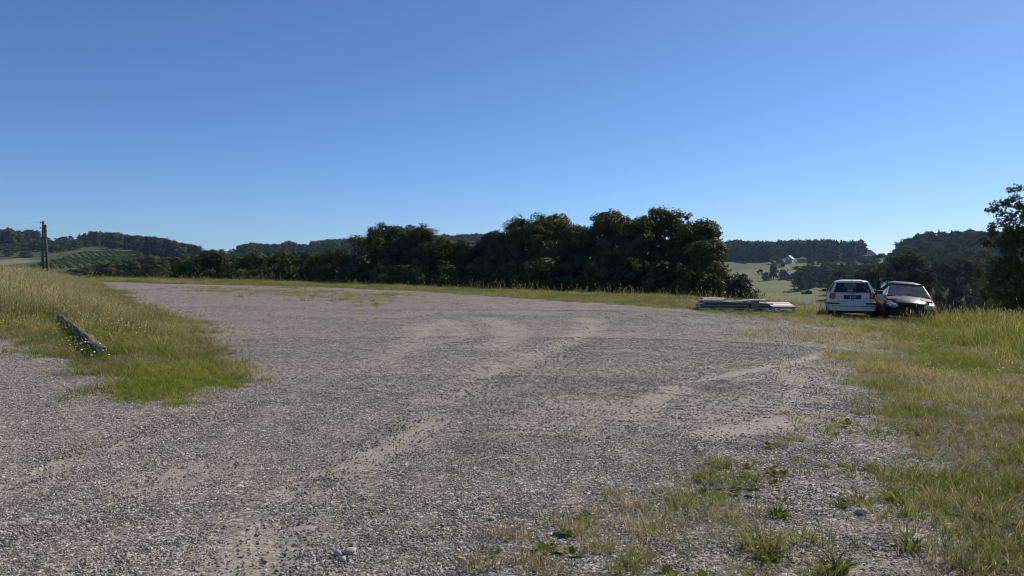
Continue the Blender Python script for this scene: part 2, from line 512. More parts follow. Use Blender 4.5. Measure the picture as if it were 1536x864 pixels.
def mk_terrain_mat():
    m, nt, out = new_mat('ground'); k = NT(nt)
    pos = k.n('ShaderNodeNewGeometry').outputs['Position']
    grav = k.attr('gravel'); sand = k.attr('sand'); gcol = k.attr('gcol', 'Color')
    # stones of three sizes
    v1 = k.voro(pos, 62); v2 = k.voro(pos, 28); v3 = k.voro(pos, 11)
    def cell(v):
        sx = k.n('ShaderNodeSeparateColor'); k.L(v.outputs['Color'], sx.inputs[0]); return sx.outputs
    c1 = cell(v1); c2 = cell(v2); c3 = cell(v3)
    g = k.math('ADD', k.math('MULTIPLY', c1[0], .47), k.math('ADD', k.math('MULTIPLY', c2[0], .41), k.math('ADD', k.math('MULTIPLY', c3[0], .08), k.math('MULTIPLY', cell(k.voro(pos, 4.2))[0], .04))))
    stone = k.ramp(g, [(.15, (.055, .05, .043)), (.36, (.125, .114, .098)), (.52, (.205, .188, .163)), (.68, (.325, .302, .268)), (.85, (.58, .545, .49))])
    warm = k.mix(k.math('MULTIPLY', c2[1], .25), stone, k.mix(1.0, stone, (1.0, .86, .72), blend='MULTIPLY'))
    big = k.noise(pos, .35, 5, .6)
    warm = k.mix(1.0, warm, k.ramp(big, [(.25, (.80, .80, .81)), (.5, (.97, .97, .96)), (.75, (1.12, 1.10, 1.06))]), blend='MULTIPLY')
    fine = k.noise(pos, 16, 6, .7)
    sandc = k.ramp(k.noise(pos, 50, 3, .7), [(.3, (.21, .188, .153)), (.5, (.325, .292, .24)), (.75, (.46, .42, .35))])
    smask = k.math('MULTIPLY', k.math('ADD', sand, 0.0), k.math('ADD', .35, k.math('MULTIPLY', fine, 1.1)), clamp=True)
    gv = k.mix(smask, warm, sandc)
    gcol = k.mix(1.0, gcol, k.ramp(k.noise(pos, .09, 6, .65), [(.3, (.62, .62, .62)), (.5, (.95, .95, .95)), (.72, (1.35, 1.3, 1.2))]), blend='MULTIPLY')
    soil = k.mix(1.0, gcol, k.ramp(k.noise(pos, 7, 7, .7), [(.25, (.55, .55, .55)), (.5, (1, 1, 1)), (.8, (1.5, 1.45, 1.35))]), blend='MULTIPLY')
    gm = k.math('ADD', grav, k.math('MULTIPLY', k.math('SUBTRACT', k.noise(pos, 9, 6, .75), .5), 1.3))
    gm = k.ramp(gm, [(.35, (0, 0, 0)), (.65, (1, 1, 1))])
    gz = k.math('GREATER_THAN', grav, .02)
    gm = k.math('MULTIPLY', gm, gz)
    c = k.mix(gm, soil, gv)
    b = k.bsdf(c, .85, .25)
    hgt = k.math('ADD', k.math('MULTIPLY', v2.outputs['Distance'], -.7), k.math('MULTIPLY', v1.outputs['Distance'], -.4))
    hgt = k.math('ADD', hgt, k.math('MULTIPLY', c2[2], .35))
    hgt = k.math('MULTIPLY', hgt, k.math('SUBTRACT', 1.0, k.math('MULTIPLY', smask, .7)))
    n1 = k.bump(fine, .12, .03)
    n2 = k.bump(hgt, .8, .014, n1)
    k.L(n2, b.inputs['Normal'])
    k.L(b.outputs[0], out.inputs[0])
    return m
M['ground'] = mk_terrain_mat()

def mk_stone_mat():
    m, nt, out = new_mat('stone'); k = NT(nt)
    rnd = k.n('ShaderNodeObjectInfo').outputs['Random']
    tc = k.n('ShaderNodeTexCoord').outputs['Object']
    c = k.ramp(rnd, [(0, (.18, .162, .135)), (.35, (.27, .245, .21)), (.65, (.36, .33, .285)), (.88, (.50, .462, .405)), (1, (.74, .70, .63))])
    c = k.mix(k.noise(tc, 3, 5), k.mix(1.0, c, (.75, .75, .75), blend='MULTIPLY'), c)
    b = k.bsdf(c, .8, .3); k.L(b.outputs[0], out.inputs[0])
    return m
M['stone'] = mk_stone_mat()

# ------------------------------------------------------------------ terrain sheet
def sand_at(x, y):
    """how much fine pale dust the wheels have brought up"""
    jag = fbm(x * 2.2, y * 2.2, 77, 4); j2 = fbm(x * 6.5, y * 6.5, 78, 3)
    sn = np.zeros(x.shape)
    for line, w, a in TRACKS:
        dd = pdist(x, y, line)
        sn = np.maximum(sn, a * sstep(w * 2.7, w * .1, dd + (jag - .5) * w * 2.0))
    return np.clip(sn * 1.2 * sstep(.10, .56, jag + .12) * (.5 + .9 * j2), 0, 1)

def build_terrain():
    fine_t = np.arange(-41, 41.001, 0.105)
    coarse = np.concatenate([np.arange(-180, -41, 3.0), fine_t, np.arange(44, 180.1, 3.0)])
    ds = np.concatenate([np.geomspace(.9, 70, 430), np.geomspace(70.8, 420, 170)[0:], np.geomspace(428, 1240, 80)])
    T, D = np.meshgrid(coarse, ds)
    X = D * np.sin(np.radians(T)); Y = D * np.cos(np.radians(T))
    Z = height(X, Y)
    m = masks(X, Y)
    plate = sstep(6, 0, D - edge_d(T))
    sand = np.zeros_like(X)
    near = D < 60
    xs, ys = X[near], Y[near]
    jag = fbm(xs * 2.2, ys * 2.2, 77, 4)
    sn = sand_at(xs, ys)
    blot = fbm(xs * .55, ys * .55, 5, 4)
    sn = np.maximum(sn, sstep(.58, .8, blot) * .25)
    sand[near] = sn
    z2 = np.zeros(xs.shape)
    for c in RIPPLES:
        w = np.exp(-(((xs - c.x) / 1.0) ** 2 + ((ys - c.y) / .8) ** 2))
        z2 += .010 * w * sstep(.35, .6, jag) * np.sin((ys - c.y + .15 * xs) * 2 * np.pi / .21 + 5 * jag)
    z2 += (fbm(xs * 5, ys * 5, 44, 3) - .5) * .010
    for line, w, a in TRACKS[:10]:
        z2 -= .02 * a * sstep(w * 1.5, 0, pdist(xs, ys, line))
    Z[near] += z2
    veg = np.maximum.reduce([m['island'], m['right'], m['verge']])
    gravel = 1 - veg * .93
    gravel = np.minimum(gravel, 1 - .42 * m['sparse'])
    gravel = np.minimum(gravel, 1 - .55 * m['dry'])
    gravel = np.minimum(gravel, 1 - .45 * m['patch'])
    gravel = gravel * plate
    gravel[(Y < 0) & (D > 30)] = 0
    col = np.zeros(X.shape + (3,))
    def setc(mask, c):
        w = np.clip(mask, 0, 1)[..., None]
        col[:] = col * (1 - w) + np.array(c) * w
    col[:] = (.085, .072, .042)
    setc(m['right'], (.10, .084, .048))
    setc(m['sparse'] * .8, (.17, .14, .10))
    setc(m['dry'], (.235, .19, .12))
    setc(m['lawn'], (.07, .09, .025))
    setc(m['red'] * .6, (.14, .09, .062))
    setc(m['verge'] * .9, (.10, .10, .04))
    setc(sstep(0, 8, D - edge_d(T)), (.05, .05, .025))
    # far fields
    PX, PY = project(X, Y, Z)
    far = D > 200
    nz = fbm(X / 60, Y / 60, 91, 4) - .5
    setc(sstep(150, 260, D), (.085, .105, .04))
    def field(poly, c, dmin=250, soft=18):
        P = [ground(a, b, dmin) for a, b in poly]
        setc(sstep(-soft, soft, sdf(X, Y, P) + nz * 40) * (D > 200), c)
    field([(-60, 372), (60, 366), (130, 362), (120, 375), (60, 385), (-60, 392)], (.05, .068, .024))
    field([(30, 404), (60, 393), (100, 382), (160, 374), (215, 379), (212, 392), (140, 403)], (.058, .085, .022), soft=6)
    field([(-60, 390), (30, 389), (35, 393), (0, 397), (-60, 398)], (.22, .22, .10), soft=5)
    field([(102, 358), (128, 360), (124, 363), (104, 362)], (.26, .25, .12), soft=5)
    field([(370, 372), (420, 369), (400, 378), (380, 384), (330, 386)], (.17, .18, .075), soft=8)
    field([(1090, 412), (1140, 398), (1200, 398), (1250, 398), (1245, 450), (1080, 450)], (.115, .130, .032), soft=10)
    setc(sstep(TH(1225), TH(1265), T) * (D > 120), (.03, .036, .016))  # dark forest floor, with the wood's shade put into its colour
    field([(1280, 388), (1330, 386), (1320, 396), (1285, 396)], (.17, .16, .07), soft=5)
    setc(sstep(.0, 1, nz * 3) * (D > 200) * .35, (.06, .075, .03))
    # a flat middle disc closes the sheet
    nrow, ncol = X.shape
    v = np.stack([X, Y, Z], -1).reshape(-1, 3)
    i, j = np.meshgrid(np.arange(nrow - 1), np.arange(ncol - 1), indexing='ij')
    a = (i * ncol + j).ravel()
    q = np.stack([a, a + 1, a + ncol + 1, a + ncol], -1)[:, ::-1]
    c4 = np.concatenate([col.reshape(-1, 3), np.ones((len(v), 1))], 1)
    me = np_mesh('terrain', v, q, M['ground'], {'gravel': ('FLOAT', gravel), 'sand': ('FLOAT', sand), 'gcol': ('FLOAT_COLOR', c4)}, smooth=True)
    o = bpy.data.objects.new('terrain', me); COL.objects.link(o)
    tag(o, 'gravel car park with grassy edges running out to the green hills', 'ground', kind='structure')
    # small cap under the camera
    return o
build_terrain()

# ------------------------------------------------------------------ scattering (stuff only)
def gn_scatter(name, pts, rot, scl, pick, protos, label, cat, dry=None):
    hidden = bpy.data.collections.new(name + '_sources')
    for i, p in enumerate(protos):
        ob = bpy.data.objects.new('%s_source_%02d' % (name, i), p)
        hidden.objects.link(ob)
    me = bpy.data.meshes.new(name)
    n = len(pts)
    me.vertices.add(n); me.vertices.foreach_set('co', np.asarray(pts, np.float32).ravel())
    for k, typ, arr, fld in (('rot', 'FLOAT_VECTOR', rot, 'vector'), ('scl', 'FLOAT_VECTOR', scl, 'vector'), ('pick', 'INT', pick, 'value')):
        a = me.attributes.new(k, typ, 'POINT')
        a.data.foreach_set(fld, np.asarray(arr, np.int32 if typ == 'INT' else np.float32).ravel())
    if dry is not None:
        a = me.attributes.new('dry', 'FLOAT', 'POINT'); a.data.foreach_set('value', np.asarray(dry, np.float32))
    o = bpy.data.objects.new(name, me); COL.objects.link(o)
    ng = bpy.data.node_groups.new(name, 'GeometryNodeTree')
    ng.interface.new_socket('Geometry', in_out='INPUT', socket_type='NodeSocketGeometry')
    ng.interface.new_socket('Geometry', in_out='OUTPUT', socket_type='NodeSocketGeometry')
    gi = ng.nodes.new('NodeGroupInput'); go = ng.nodes.new('NodeGroupOutput')
    iop = ng.nodes.new('GeometryNodeInstanceOnPoints')
    ci = ng.nodes.new('GeometryNodeCollectionInfo')
    ci.inputs['Collection'].default_value = hidden
    ci.inputs['Separate Children'].default_value = True
    ci.inputs['Reset Children'].default_value = True
    def na(nm, t):
        x = ng.nodes.new('GeometryNodeInputNamedAttribute'); x.data_type = t; x.inputs['Name'].default_value = nm
        return x.outputs['Attribute']
    e2r = ng.nodes.new('FunctionNodeEulerToRotation')
    L = ng.links.new
    L(gi.outputs[0], iop.inputs['Points']); L(ci.outputs[0], iop.inputs['Instance'])
    iop.inputs['Pick Instance'].default_value = True
    L(na('pick', 'INT'), iop.inputs['Instance Index'])
    L(na('rot', 'FLOAT_VECTOR'), e2r.inputs[0]); L(e2r.outputs[0], iop.inputs['Rotation'])
    L(na('scl', 'FLOAT_VECTOR'), iop.inputs['Scale'])
    L(iop.outputs[0], go.inputs[0])
    md = o.modifiers.new('scatter', 'NODES'); md.node_group = ng
    tag(o, label, cat, kind='stuff')
    return o

RNG = np.random.default_rng(7)

def blades(rng, n, h, spread, width, lean, segs=3, heads=0, headsize=.05, hmin=.5):
    """a tuft of curved tapering blades -> (verts, quads, h attribute)"""
    V, Q, H = [], [], []
    for k in range(n):
        a = rng.uniform(0, 2 * np.pi); r = spread * math.sqrt(rng.uniform())
        bx, by = r * math.cos(a), r * math.sin(a)
        hh = h * rng.uniform(hmin, 1.0)
        la = a + rng.normal(0, .8); ln = lean * rng.uniform(.2, 1.2) * hh
        fa = rng.uniform(0, np.pi); wx, wy = math.cos(fa) * width / 2, math.sin(fa) * width / 2
        base = len(V)
        for s in range(segs + 1):
            t = s / segs
            cx = bx + math.cos(la) * ln * t * t; cy = by + math.sin(la) * ln * t * t
            cz = hh * (t - .22 * lean * t * t) - (.02 if s == 0 else 0)
            w = (1 - t) ** .7 + .06
            V.append((cx - wx * w, cy - wy * w, cz)); V.append((cx + wx * w, cy + wy * w, cz)); H += [t, t]
        for s in range(segs):
            b = base + 2 * s; Q.append((b, b + 1, b + 3, b + 2))
        if k < heads:
            cx, cy, cz = (np.array(V[-1]) + np.array(V[-2])) / 2
            for q in range(2):
                an = fa + q * 1.57; dx, dy = math.cos(an) * headsize * .10, math.sin(an) * headsize * .10
                b = len(V)
                V += [(cx, cy, cz - headsize * .5), (cx + dx, cy + dy, cz + headsize * .1), (cx + math.cos(la) * .02, cy + math.sin(la) * .02, cz + headsize), (cx - dx, cy - dy, cz + headsize * .1)]
                H += [1, 1, 1, 1]; Q.append((b, b + 1, b + 2, b + 3))
    return np.array(V), np.array(Q), np.array(H)

def tuft_mesh(name, mat, seed, **kw):
    v, q, h = blades(np.random.default_rng(seed), **kw)
    return np_mesh(name, v, q, mat, {'h': ('FLOAT', h)})

def ring_points(rings, tmin=-40, tmax=40, boost=1.0):
    P = []
    for a, b, dens in rings:
        n = int((b * b - a * a) * .5 * R(tmax - tmin) * dens * boost)
        d = np.sqrt(RNG.uniform(a * a, b * b, n)); t = np.radians(RNG.uniform(tmin, tmax, n))
        P.append(np.stack([d * np.sin(t), d * np.cos(t)], -1))
    return np.concatenate(P)

def place(xy, prob):
    keep = RNG.uniform(size=len(xy)) < prob
    return xy[keep]

def finish(xy, smin, smax, nproto, far_gain=0.0, zoff=-.01, tilt=.12):
    x, y = xy[:, 0], xy[:, 1]
    d = np.hypot(x, y)
    z = height(x, y) + zoff
    n = len(x)
    s = RNG.uniform(smin, smax, n)
    wide = s * (1 + far_gain * np.clip((d - 8) / 40, 0, 2))
    scl = np.stack([wide, wide, s], -1)
    rot = np.stack([RNG.normal(0, tilt, n), RNG.normal(0, tilt, n), RNG.uniform(0, 6.283, n)], -1)
    return np.stack([x, y, z], -1), rot, scl, RNG.integers(0, nproto, n)

LOGLINE = G([(152, 534), (87, 479)])
def LOGCLEAR(x, y):
    a, b = LOGLINE; dx, dy = b.x - a.x, b.y - a.y; l = math.hypot(dx, dy)
    side = ((x - a.x) * dy - (y - a.y) * dx) / l           # positive on the right of the log seen from us
    t = ((x - a.x) * dx + (y - a.y) * dy) / l
    lim = np.where(t < 0, 3.0, np.where(side > 0, .2, 1.2 - .06 * t))
    inside = (t > -3.0) & (t < l + .1) & (np.abs(side) < lim)
    return np.where(inside, np.where(side > 0, .06, .30), 1.0)

def dryness(xy):
    """0 fresh green .. 1 straw, in patches a few metres wide"""
    x, y = xy[:, 0], xy[:, 1]
    n = fbm(x * .45 + 3, y * .45, 201, 4); n2 = fbm(x * 1.7, y * 1.7, 211, 3)
    return np.clip((n - .5) * 2.6 + (n2 - .5) * 1.2 + .36, 0, 1)

def build_grass():
    RINGS = [(2.6, 6, 320), (6, 10, 220), (10, 16, 130), (16, 26, 55), (26, 46, 22), (46, 96, 10)]
    xy = ring_points(RINGS)
    m = masks(xy[:, 0], xy[:, 1]); d = np.hypot(xy[:, 0], xy[:, 1])
    on = d < edge_d(np.degrees(np.arctan2(xy[:, 0], xy[:, 1]))) + 3
    clump = fbm(xy[:, 0] * 1.3, xy[:, 1] * 1.3, 55, 4)
    cl = sstep(.40, .60, clump)
    nearer = sstep(16, 5, d)
    p = np.maximum.reduce([m['right'] * (.62 + .38 * cl) * (1 - .6 * m['tall']), m['sparse'] * (.05 + .20 * sstep(.44, .64, clump)), m['verge'] * .8,
                           m['island'] * .85, m['patch'] * .55 * (.3 + .7 * cl)]) * on * (1 - .8 * m['dry'] * (1 - m['verge']))
    q = RNG.uniform(size=len(xy)) < p
    pts = xy[q]
    P, Rr, S, K = finish(pts, .5, 1.25, 5, 1.4, tilt=.2)
    hm = (1 - .45 * m['lawn'][q]) * (.45 + .95 * sstep(.40, .66, clump[q])) * (1 - .3 * m['right'][q] * sstep(20, 8, d[q])) * (1 - .35 * m['sparse'][q])
    S[:, 2] *= hm
    dr = dryness(pts) * .75 - .05 * m['verge'][q]
    dr = dr * (1 - .8 * m['bright'][q])
    protos = [tuft_mesh('short_grass_tuft', M['grass'], 100 + i, n=15, h=.15, spread=.075, width=.0055, lean=1.1) for i in range(6)]
    gn_scatter('short_grass', P, Rr, S, RNG.integers(0, 6, len(P)), protos, 'mixed green and yellowing grass growing round the edges of the gravel', 'grass', dr)
    # dry grass
    xy = ring_points(RINGS, boost=.8)
    m = masks(xy[:, 0], xy[:, 1]); d = np.hypot(xy[:, 0], xy[:, 1])
    on = d < edge_d(np.degrees(np.arctan2(xy[:, 0], xy[:, 1]))) + 2
    dn = dryness(xy)
    cl = sstep(.35, .8, dn)
    p = np.maximum.reduce([m['right'] * (.36 + .4 * cl) * (1 - m['bright']), m['dry'] * .75, m['verge'] * .25, m['sparse'] * (.06 + .28 * cl), m['island'] * .45 * (1 - m['lawn']) * (1 - .7 * m['loggreen'])]) * on
    q = RNG.uniform(size=len(xy)) < p
    pts = xy[q]
    protos = [tuft_mesh('dry_grass_tuft', M['grass_dry'], 200 + i, n=12, h=.18, spread=.08, width=.0042, lean=.9, heads=2, headsize=.03) for i in range(5)]
    P, Rr, S, K = finish(pts, .4, 1.25, 5, 1.4, tilt=.22)
    gn_scatter('dry_grass', P, Rr, S, K, protos, 'straw coloured dry grass mixed through the verge and the right field', 'grass', .35 + .6 * dn[q])
    # bright lawn
    xy = ring_points([(5, 14, 190), (14, 24, 110)])
    m = masks(xy[:, 0], xy[:, 1])
    pts = place(xy, np.maximum(m['lawn'], m['bright'] * .8))
    protos = [tuft_mesh('bright_grass_tuft', M['grass_bright'], 300 + i, n=14, h=.09, spread=.07, width=.008, lean=1.1) for i in range(3)]
    gn_scatter('bright_grass', *finish(pts, .6, 1.3, 3, .8), protos, 'low bright green lawn grass at the tip of the left island and in the right field', 'grass')
    # tall dry stand on the left bank
    xy = ring_points([(10, 18, 50), (18, 30, 34), (30, 50, 20), (50, 95, 7)], -44, -15)
    m = masks(xy[:, 0], xy[:, 1])
    X, Y = xy[:, 0], xy[:, 1]
    PXX, PYY = project(X, Y, height(X, Y))
    s_in = sdf(X, Y, ISLAND)
    backed = sstep(.6, 2.5, s_in)
    front = sstep(0.15, .9, s_in)
    gl = m['loggreen'] * .7
    p = backed * m['island'] * (1 - m['lawn']) * (1 - gl) * (.30 + .7 * sstep(.38, .6, fbm(xy[:, 0] * .9, xy[:, 1] * .9, 141, 4))) * LOGCLEAR(xy[:, 0], xy[:, 1])
    q = RNG.uniform(size=len(xy)) < p
    pts = xy[q]
    P, Rr, S, K = finish(pts, .7, 1.15, 5, .5, tilt=.08)
    hs = np.clip(.35 + .75 * sstep(.4, 5.0, s_in[q]), 0, 1.1)
    S[:, 2] *= hs * (.6 + .75 * fbm(pts[:, 0] * .7, pts[:, 1] * .7, 151, 4))
    protos = [tuft_mesh('tall_dry_grass_tuft', M['grass_tall_dry'], 400 + i, n=26, h=1.0, spread=.2, width=.006, lean=.4, segs=4, heads=7, headsize=.085, hmin=.35) for i in range(5)]
    gn_scatter('tall_dry_grass', P, Rr, S, K, protos, 'tall straw coloured grass with seed heads standing on the left bank', 'tall grass', np.clip(sstep(15, 34, np.hypot(pts[:, 0], pts[:, 1])) * .75 + (dryness(pts) - .4) * .5 + .08, 0, 1))
    # tall green grass: right edge and round the log
    xy = ring_points([(10, 18, 60), (18, 32, 34)])
    m = masks(xy[:, 0], xy[:, 1])
    s_in = sdf(xy[:, 0], xy[:, 1], ISLAND)
    p = np.maximum(m['tall'] * .85, m['loggreen'] * sstep(.2, 1.2, s_in) * m['island'] * (1 - m['lawn']) * .7 * LOGCLEAR(xy[:, 0], xy[:, 1]))
    q = RNG.uniform(size=len(xy)) < p
    pts = xy[q]
    P, Rr, S, K = finish(pts, .5, 1.2, 4, .4, tilt=.15)
    S[:, 2] *= np.where(pts[:, 0] < 0, .6, .45 + 1.1 * fbm(pts[:, 0] * .8, pts[:, 1] * .8, 161, 4))
    protos = [tuft_mesh('tall_green_grass_tuft', M['grass'], 500 + i, n=22, h=.52, spread=.18, width=.007, lean=.8, segs=4, heads=4, headsize=.08, hmin=.3) for i in range(4)]
    gn_scatter('tall_green_grass', P, Rr, S, K, protos, 'tall green grass at the right field edge and round the fallen log', 'tall grass', dryness(pts) * .6 + .12)
    # crest stalks along the verge
    xy = ring_points([(20, 45, 1.0), (45, 90, .5)])
    dd = edge_d(np.degrees(np.arctan2(xy[:, 0], xy[:, 1]))) - np.hypot(xy[:, 0], xy[:, 1])
    pts = place(xy, ((dd > -2) & (dd < 7)) * .8)
    protos = [tuft_mesh('verge_stalk', M['grass_tall_dry'], 600 + i, n=9, h=.7, spread=.3, width=.012, lean=.35, segs=3, heads=4, headsize=.09, hmin=.25) for i in range(4)]
    gn_scatter('verge_stalks', *finish(pts, .35, 1.25, 4, .3), protos, 'thin seeding stalks rising from the crest of the grass verge', 'grass', RNG.uniform(.1, .7, len(pts)))
    # tiny white flowers
    def flower(seed, mat):
        rng = np.random.default_rng(seed); V = []; Q = []
        for k in range(7):
            x, y, z = rng.uniform(-.22, .22), rng.uniform(-.22, .22), rng.uniform(.2, .42)
            for a in range(2):
                r = .016; b = len(V); c, s_ = math.cos(a * .8), math.sin(a * .8)
                V += [(x + r * c, y + r * s_, z), (x - r * s_, y + r * c, z + .008), (x - r * c, y - r * s_, z), (x + r * s_, y - r * c, z + .008)]
                Q.append((b, b + 1, b + 2, b + 3))
        return np_mesh('flower_heads', np.array(V), np.array(Q), mat)
    xy = ring_points([(9, 26, 6)])
    m = masks(xy[:, 0], xy[:, 1])
    cl = sstep(.52, .68, fbm(xy[:, 0] * .8, xy[:, 1] * .8, 95, 3))
    pts = place(xy, np.maximum(m['loggreen'] * m['island'] * cl, (m['right'] * .22 + m['tall'] * .2) * cl))
    gn_scatter('white_flowers', *finish(pts, .6, 1.1, 2), [flower(1, M['flower_white']), flower(2, M['flower_white'])], 'tiny white wildflowers dotted through the grass by the log', 'wildflowers')
    xy = ring_points([(3.5, 8, 3)], 22, 36)
    m = masks(xy[:, 0], xy[:, 1])
    pts = place(xy, m['right'] * .35)
    gn_scatter('yellow_flowers', *finish(pts[::2], .4, .6, 2), [flower(3, M['flower_yellow']), flower(4, M['flower_yellow'])], 'few small yellow wildflowers in the grass at the bottom right', 'wildflowers')
    # broad leaved ground weeds low in the sparse part
    def weedlet(seed):
        rng = np.random.default_rng(seed); V = []; Q = []; H = []
        for k in range(9):
            a = rng.uniform(0, 6.28); l = rng.uniform(.03, .07); w = l * .3; e = rng.uniform(.2, .9)
            dx, dy, dz = math.cos(a) * math.cos(e), math.sin(a) * math.cos(e), math.sin(e); sx, sy = -math.sin(a) * w, math.cos(a) * w
            b = len(V); V += [(0, 0, 0), (dx * l * .55 + sx, dy * l * .55 + sy, dz * l * .6), (dx * l, dy * l, dz * l * .8), (dx * l * .55 - sx, dy * l * .55 - sy, dz * l * .6)]
            Q.append((b, b + 1, b + 2, b + 3)); H += [0, .5, 1, .5]
        return np_mesh('ground_weed', np.array(V), np.array(Q), M['weed'], {'h': ('FLOAT', np.array(H))})
    xy = ring_points([(2.6, 7, 220), (7, 14, 80), (14, 24, 25)])
    m = masks(xy[:, 0], xy[:, 1])
    cl = sstep(.5, .68, fbm(xy[:, 0] * 1.1, xy[:, 1] * 1.1, 105, 4))
    pts = place(xy, np.maximum(m['sparse'] * .7 * cl, m['right'] * .6 * cl))
    gn_scatter('ground_weeds', *finish(pts, .6, 1.5, 4), [weedlet(i) for i in range(4)], 'small broad leaved weeds creeping over the gravel at lower right', 'weeds')
build_grass()

def build_gravel():
    protos = []
    for i in range(5):
        bm = bmesh.new(); bmesh.ops.create_icosphere(bm, subdivisions=1, radius=1)
        rr = random.Random(i)
        for v in bm.verts:
            v.co *= rr.uniform(.65, 1.25)
        for v in bm.verts: v.co = Vector((v.co.x, v.co.y * .85, v.co.z * .72))
        me = bpy.data.meshes.new('stone'); bm.to_mesh(me); bm.free(); me.materials.append(M['stone'])
        protos.append(me)
    xy = ring_points([(2.6, 5, 5200), (5, 7.5, 3800), (7.5, 11, 2300), (11, 17, 900), (17, 28, 230), (28, 46, 45)])
    x, y = xy[:, 0], xy[:, 1]
    m = masks(x, y); d = np.hypot(x, y)
    dense = fbm(x * .8, y * .8, 15, 4)
    veg = np.maximum.reduce([m['island'], m['right'] * .8, m['verge']])
    sn = sand_at(x, y)
    p = (1 - veg) * (1 - .85 * np.minimum(1, sn * 1.3)) * (.62 + .5 * sstep(.35, .6, dense))
    for r in RUT_SHADE_LINES: p = np.where(pdist(x, y, r) < .016 + .01 * (dense - .5), .5, p * sstep(.02, .06, pdist(x, y, r)))  # rows of stones imitate the thin dark shadows of wheel ruts
    pts = place(xy, p)
    n = len(pts)
    P, Rr, S, K = finish(pts, 1, 1, 5, zoff=.0, tilt=.5)
    sz = np.exp(RNG.normal(math.log(.0053), .40, n).clip(-6.2, -4.5)) * (1 + .042 * np.hypot(pts[:, 0], pts[:, 1]))
    S = np.repeat(sz[:, None], 3, 1)
    gn_scatter('gravel', P, Rr, S, K, protos, 'loose grey gravel stones strewn over the car park', 'gravel')
build_gravel()

# ------------------------------------------------------------------ trees
def leaf_cloud(rng, lobes, nclust, nleaf, clust_r, leaf, flat=.75, up=.35, jit=.42, out=.8):
    """clumps of leaf faces on the shell of each lobe; lobes: (cx,cy,cz, rx,ry,rz)"""
    lob = np.array(lobes, float)
    area = (lob[:, 3] * lob[:, 4] + lob[:, 3] * lob[:, 5] + lob[:, 4] * lob[:, 5])
    w = area / area.sum()
    li = rng.choice(len(lob), nclust, p=w)
    u = rng.normal(size=(nclust, 3)); u /= np.linalg.norm(u, axis=1)[:, None]
    rad = rng.uniform(.62, 1.0, nclust) ** .6 * (1 + rng.normal(0, .045, nclust))
    C = lob[li, :3] + u * lob[li, 3:6] * rad[:, None]
    n = nclust * nleaf
    ci = np.repeat(np.arange(nclust), nleaf)
    cr = clust_r * rng.uniform(.55, 1.3, nclust)
    o = rng.normal(size=(n, 3)); o /= np.linalg.norm(o, axis=1)[:, None]
    o *= (rng.uniform(0, 1, n) ** .45)[:, None]
    o[:, 2] *= flat
    p = C[ci] + o * cr[ci][:, None]
    nrm = u[ci] * out + o * .6 + np.array([0, 0, up]) + rng.normal(0, jit, (n, 3))
    nrm /= np.linalg.norm(nrm, axis=1)[:, None]
    t = np.cross(nrm, rng.normal(size=(n, 3))); t /= np.linalg.norm(t, axis=1)[:, None]
    b = np.cross(nrm, t)
    s = leaf * rng.uniform(.6, 1.35, n)[:, None]
    V = np.stack([p - t * s * .5, p + b * s * .32, p + t * s * .5, p - b * s * .32], 1).reshape(-1, 3)
    Q = np.arange(4 * n).reshape(-1, 4)
    return V, Q

def crown_lobes(rng, W, H, n, base=.0, shape=1.0):
    """lobes filling a broad dome of half width W and height H standing on z=base"""
    L = []
    n = int(n * max(1.0, .5 * H / max(W, .01)))
    for k in range(n):
        z = ((k + rng.uniform(0, 1)) / n) * .80 + .08
        prof = math.sqrt(max(.08, 1 - (max(0, z - .42) / .56) ** 2))
        a = k * 2.4 + rng.uniform(-.6, .6); r = W * prof * rng.uniform(.42, .80)
        s = rng.uniform(.30, .46) * W
        s = min(s, (1.0 - z) * H / .85 + .06 * W)
        L.append((r * math.cos(a), r * math.sin(a), base + z * H, s, s, s * rng.uniform(.75, 1.0)))
    for k in range(5):
        a = k * 1.26 + rng.uniform(-.5, .5); q = rng.uniform(.12, .42) * W; sz = rng.uniform(.26, .36) * W
        L.append((q * math.cos(a), q * math.sin(a), base + H - sz * .9 - rng.uniform(0, .10) * H, sz, sz, sz * .85))
    L.append((0, 0, base + .3 * H, .80 * W, .80 * W, .3 * H))
    L.append((0, 0, base + .60 * H, .72 * W, .72 * W, .33 * H))
    return L

def limbs(mb, rng, lobes, trunk_h, r0, lean=(0, 0)):
    top = Vector((lean[0], lean[1], trunk_h))
    mb.tube([(0, 0, -.4), (lean[0] * .2, lean[1] * .2, trunk_h * .35), top * 1.0, top + Vector((lean[0] * .2, lean[1] * .2, trunk_h * .45))], [r0 * 1.25, r0, r0 * .7, r0 * .2], 8)
    for l in lobes[:min(9, len(lobes))]:
        c = Vector(l[:3]); s = top * rng.uniform(.45, 1.0)
        mid = s.lerp(c, .5) + Vector((rng.uniform(-.2, .2), rng.uniform(-.2, .2), .15))
        mb.tube([s, mid, c], [r0 * .42, r0 * .26, r0 * .08], 6)

def tree(name, loc, W, H, seed, label, cat, leafmat, nlobes=11, nclust=230, nleaf=52, leaf=.24, clust=.55, crown_base=.06, group=None, trunk_r=None, lobes=None, flat=.75):
    rng = np.random.default_rng(seed)
    root = empty(name, loc)
    tag(root, label, cat, group)
    if lobes is None: lobes = crown_lobes(rng, W, H * (1 - crown_base), nlobes, H * crown_base)
    v, q = leaf_cloud(rng, lobes, nclust, nleaf, clust, leaf, flat)
    me = np_mesh('crown', v, q, leafmat)
    c = bpy.data.objects.new('crown', me); COL.objects.link(c); c.parent = root
    mb = MB(); limbs(mb, rng, lobes, H * .5, trunk_r or max(.08, H * .02))
    mb.build('trunk', M['bark'], root, smooth=True)
    return root

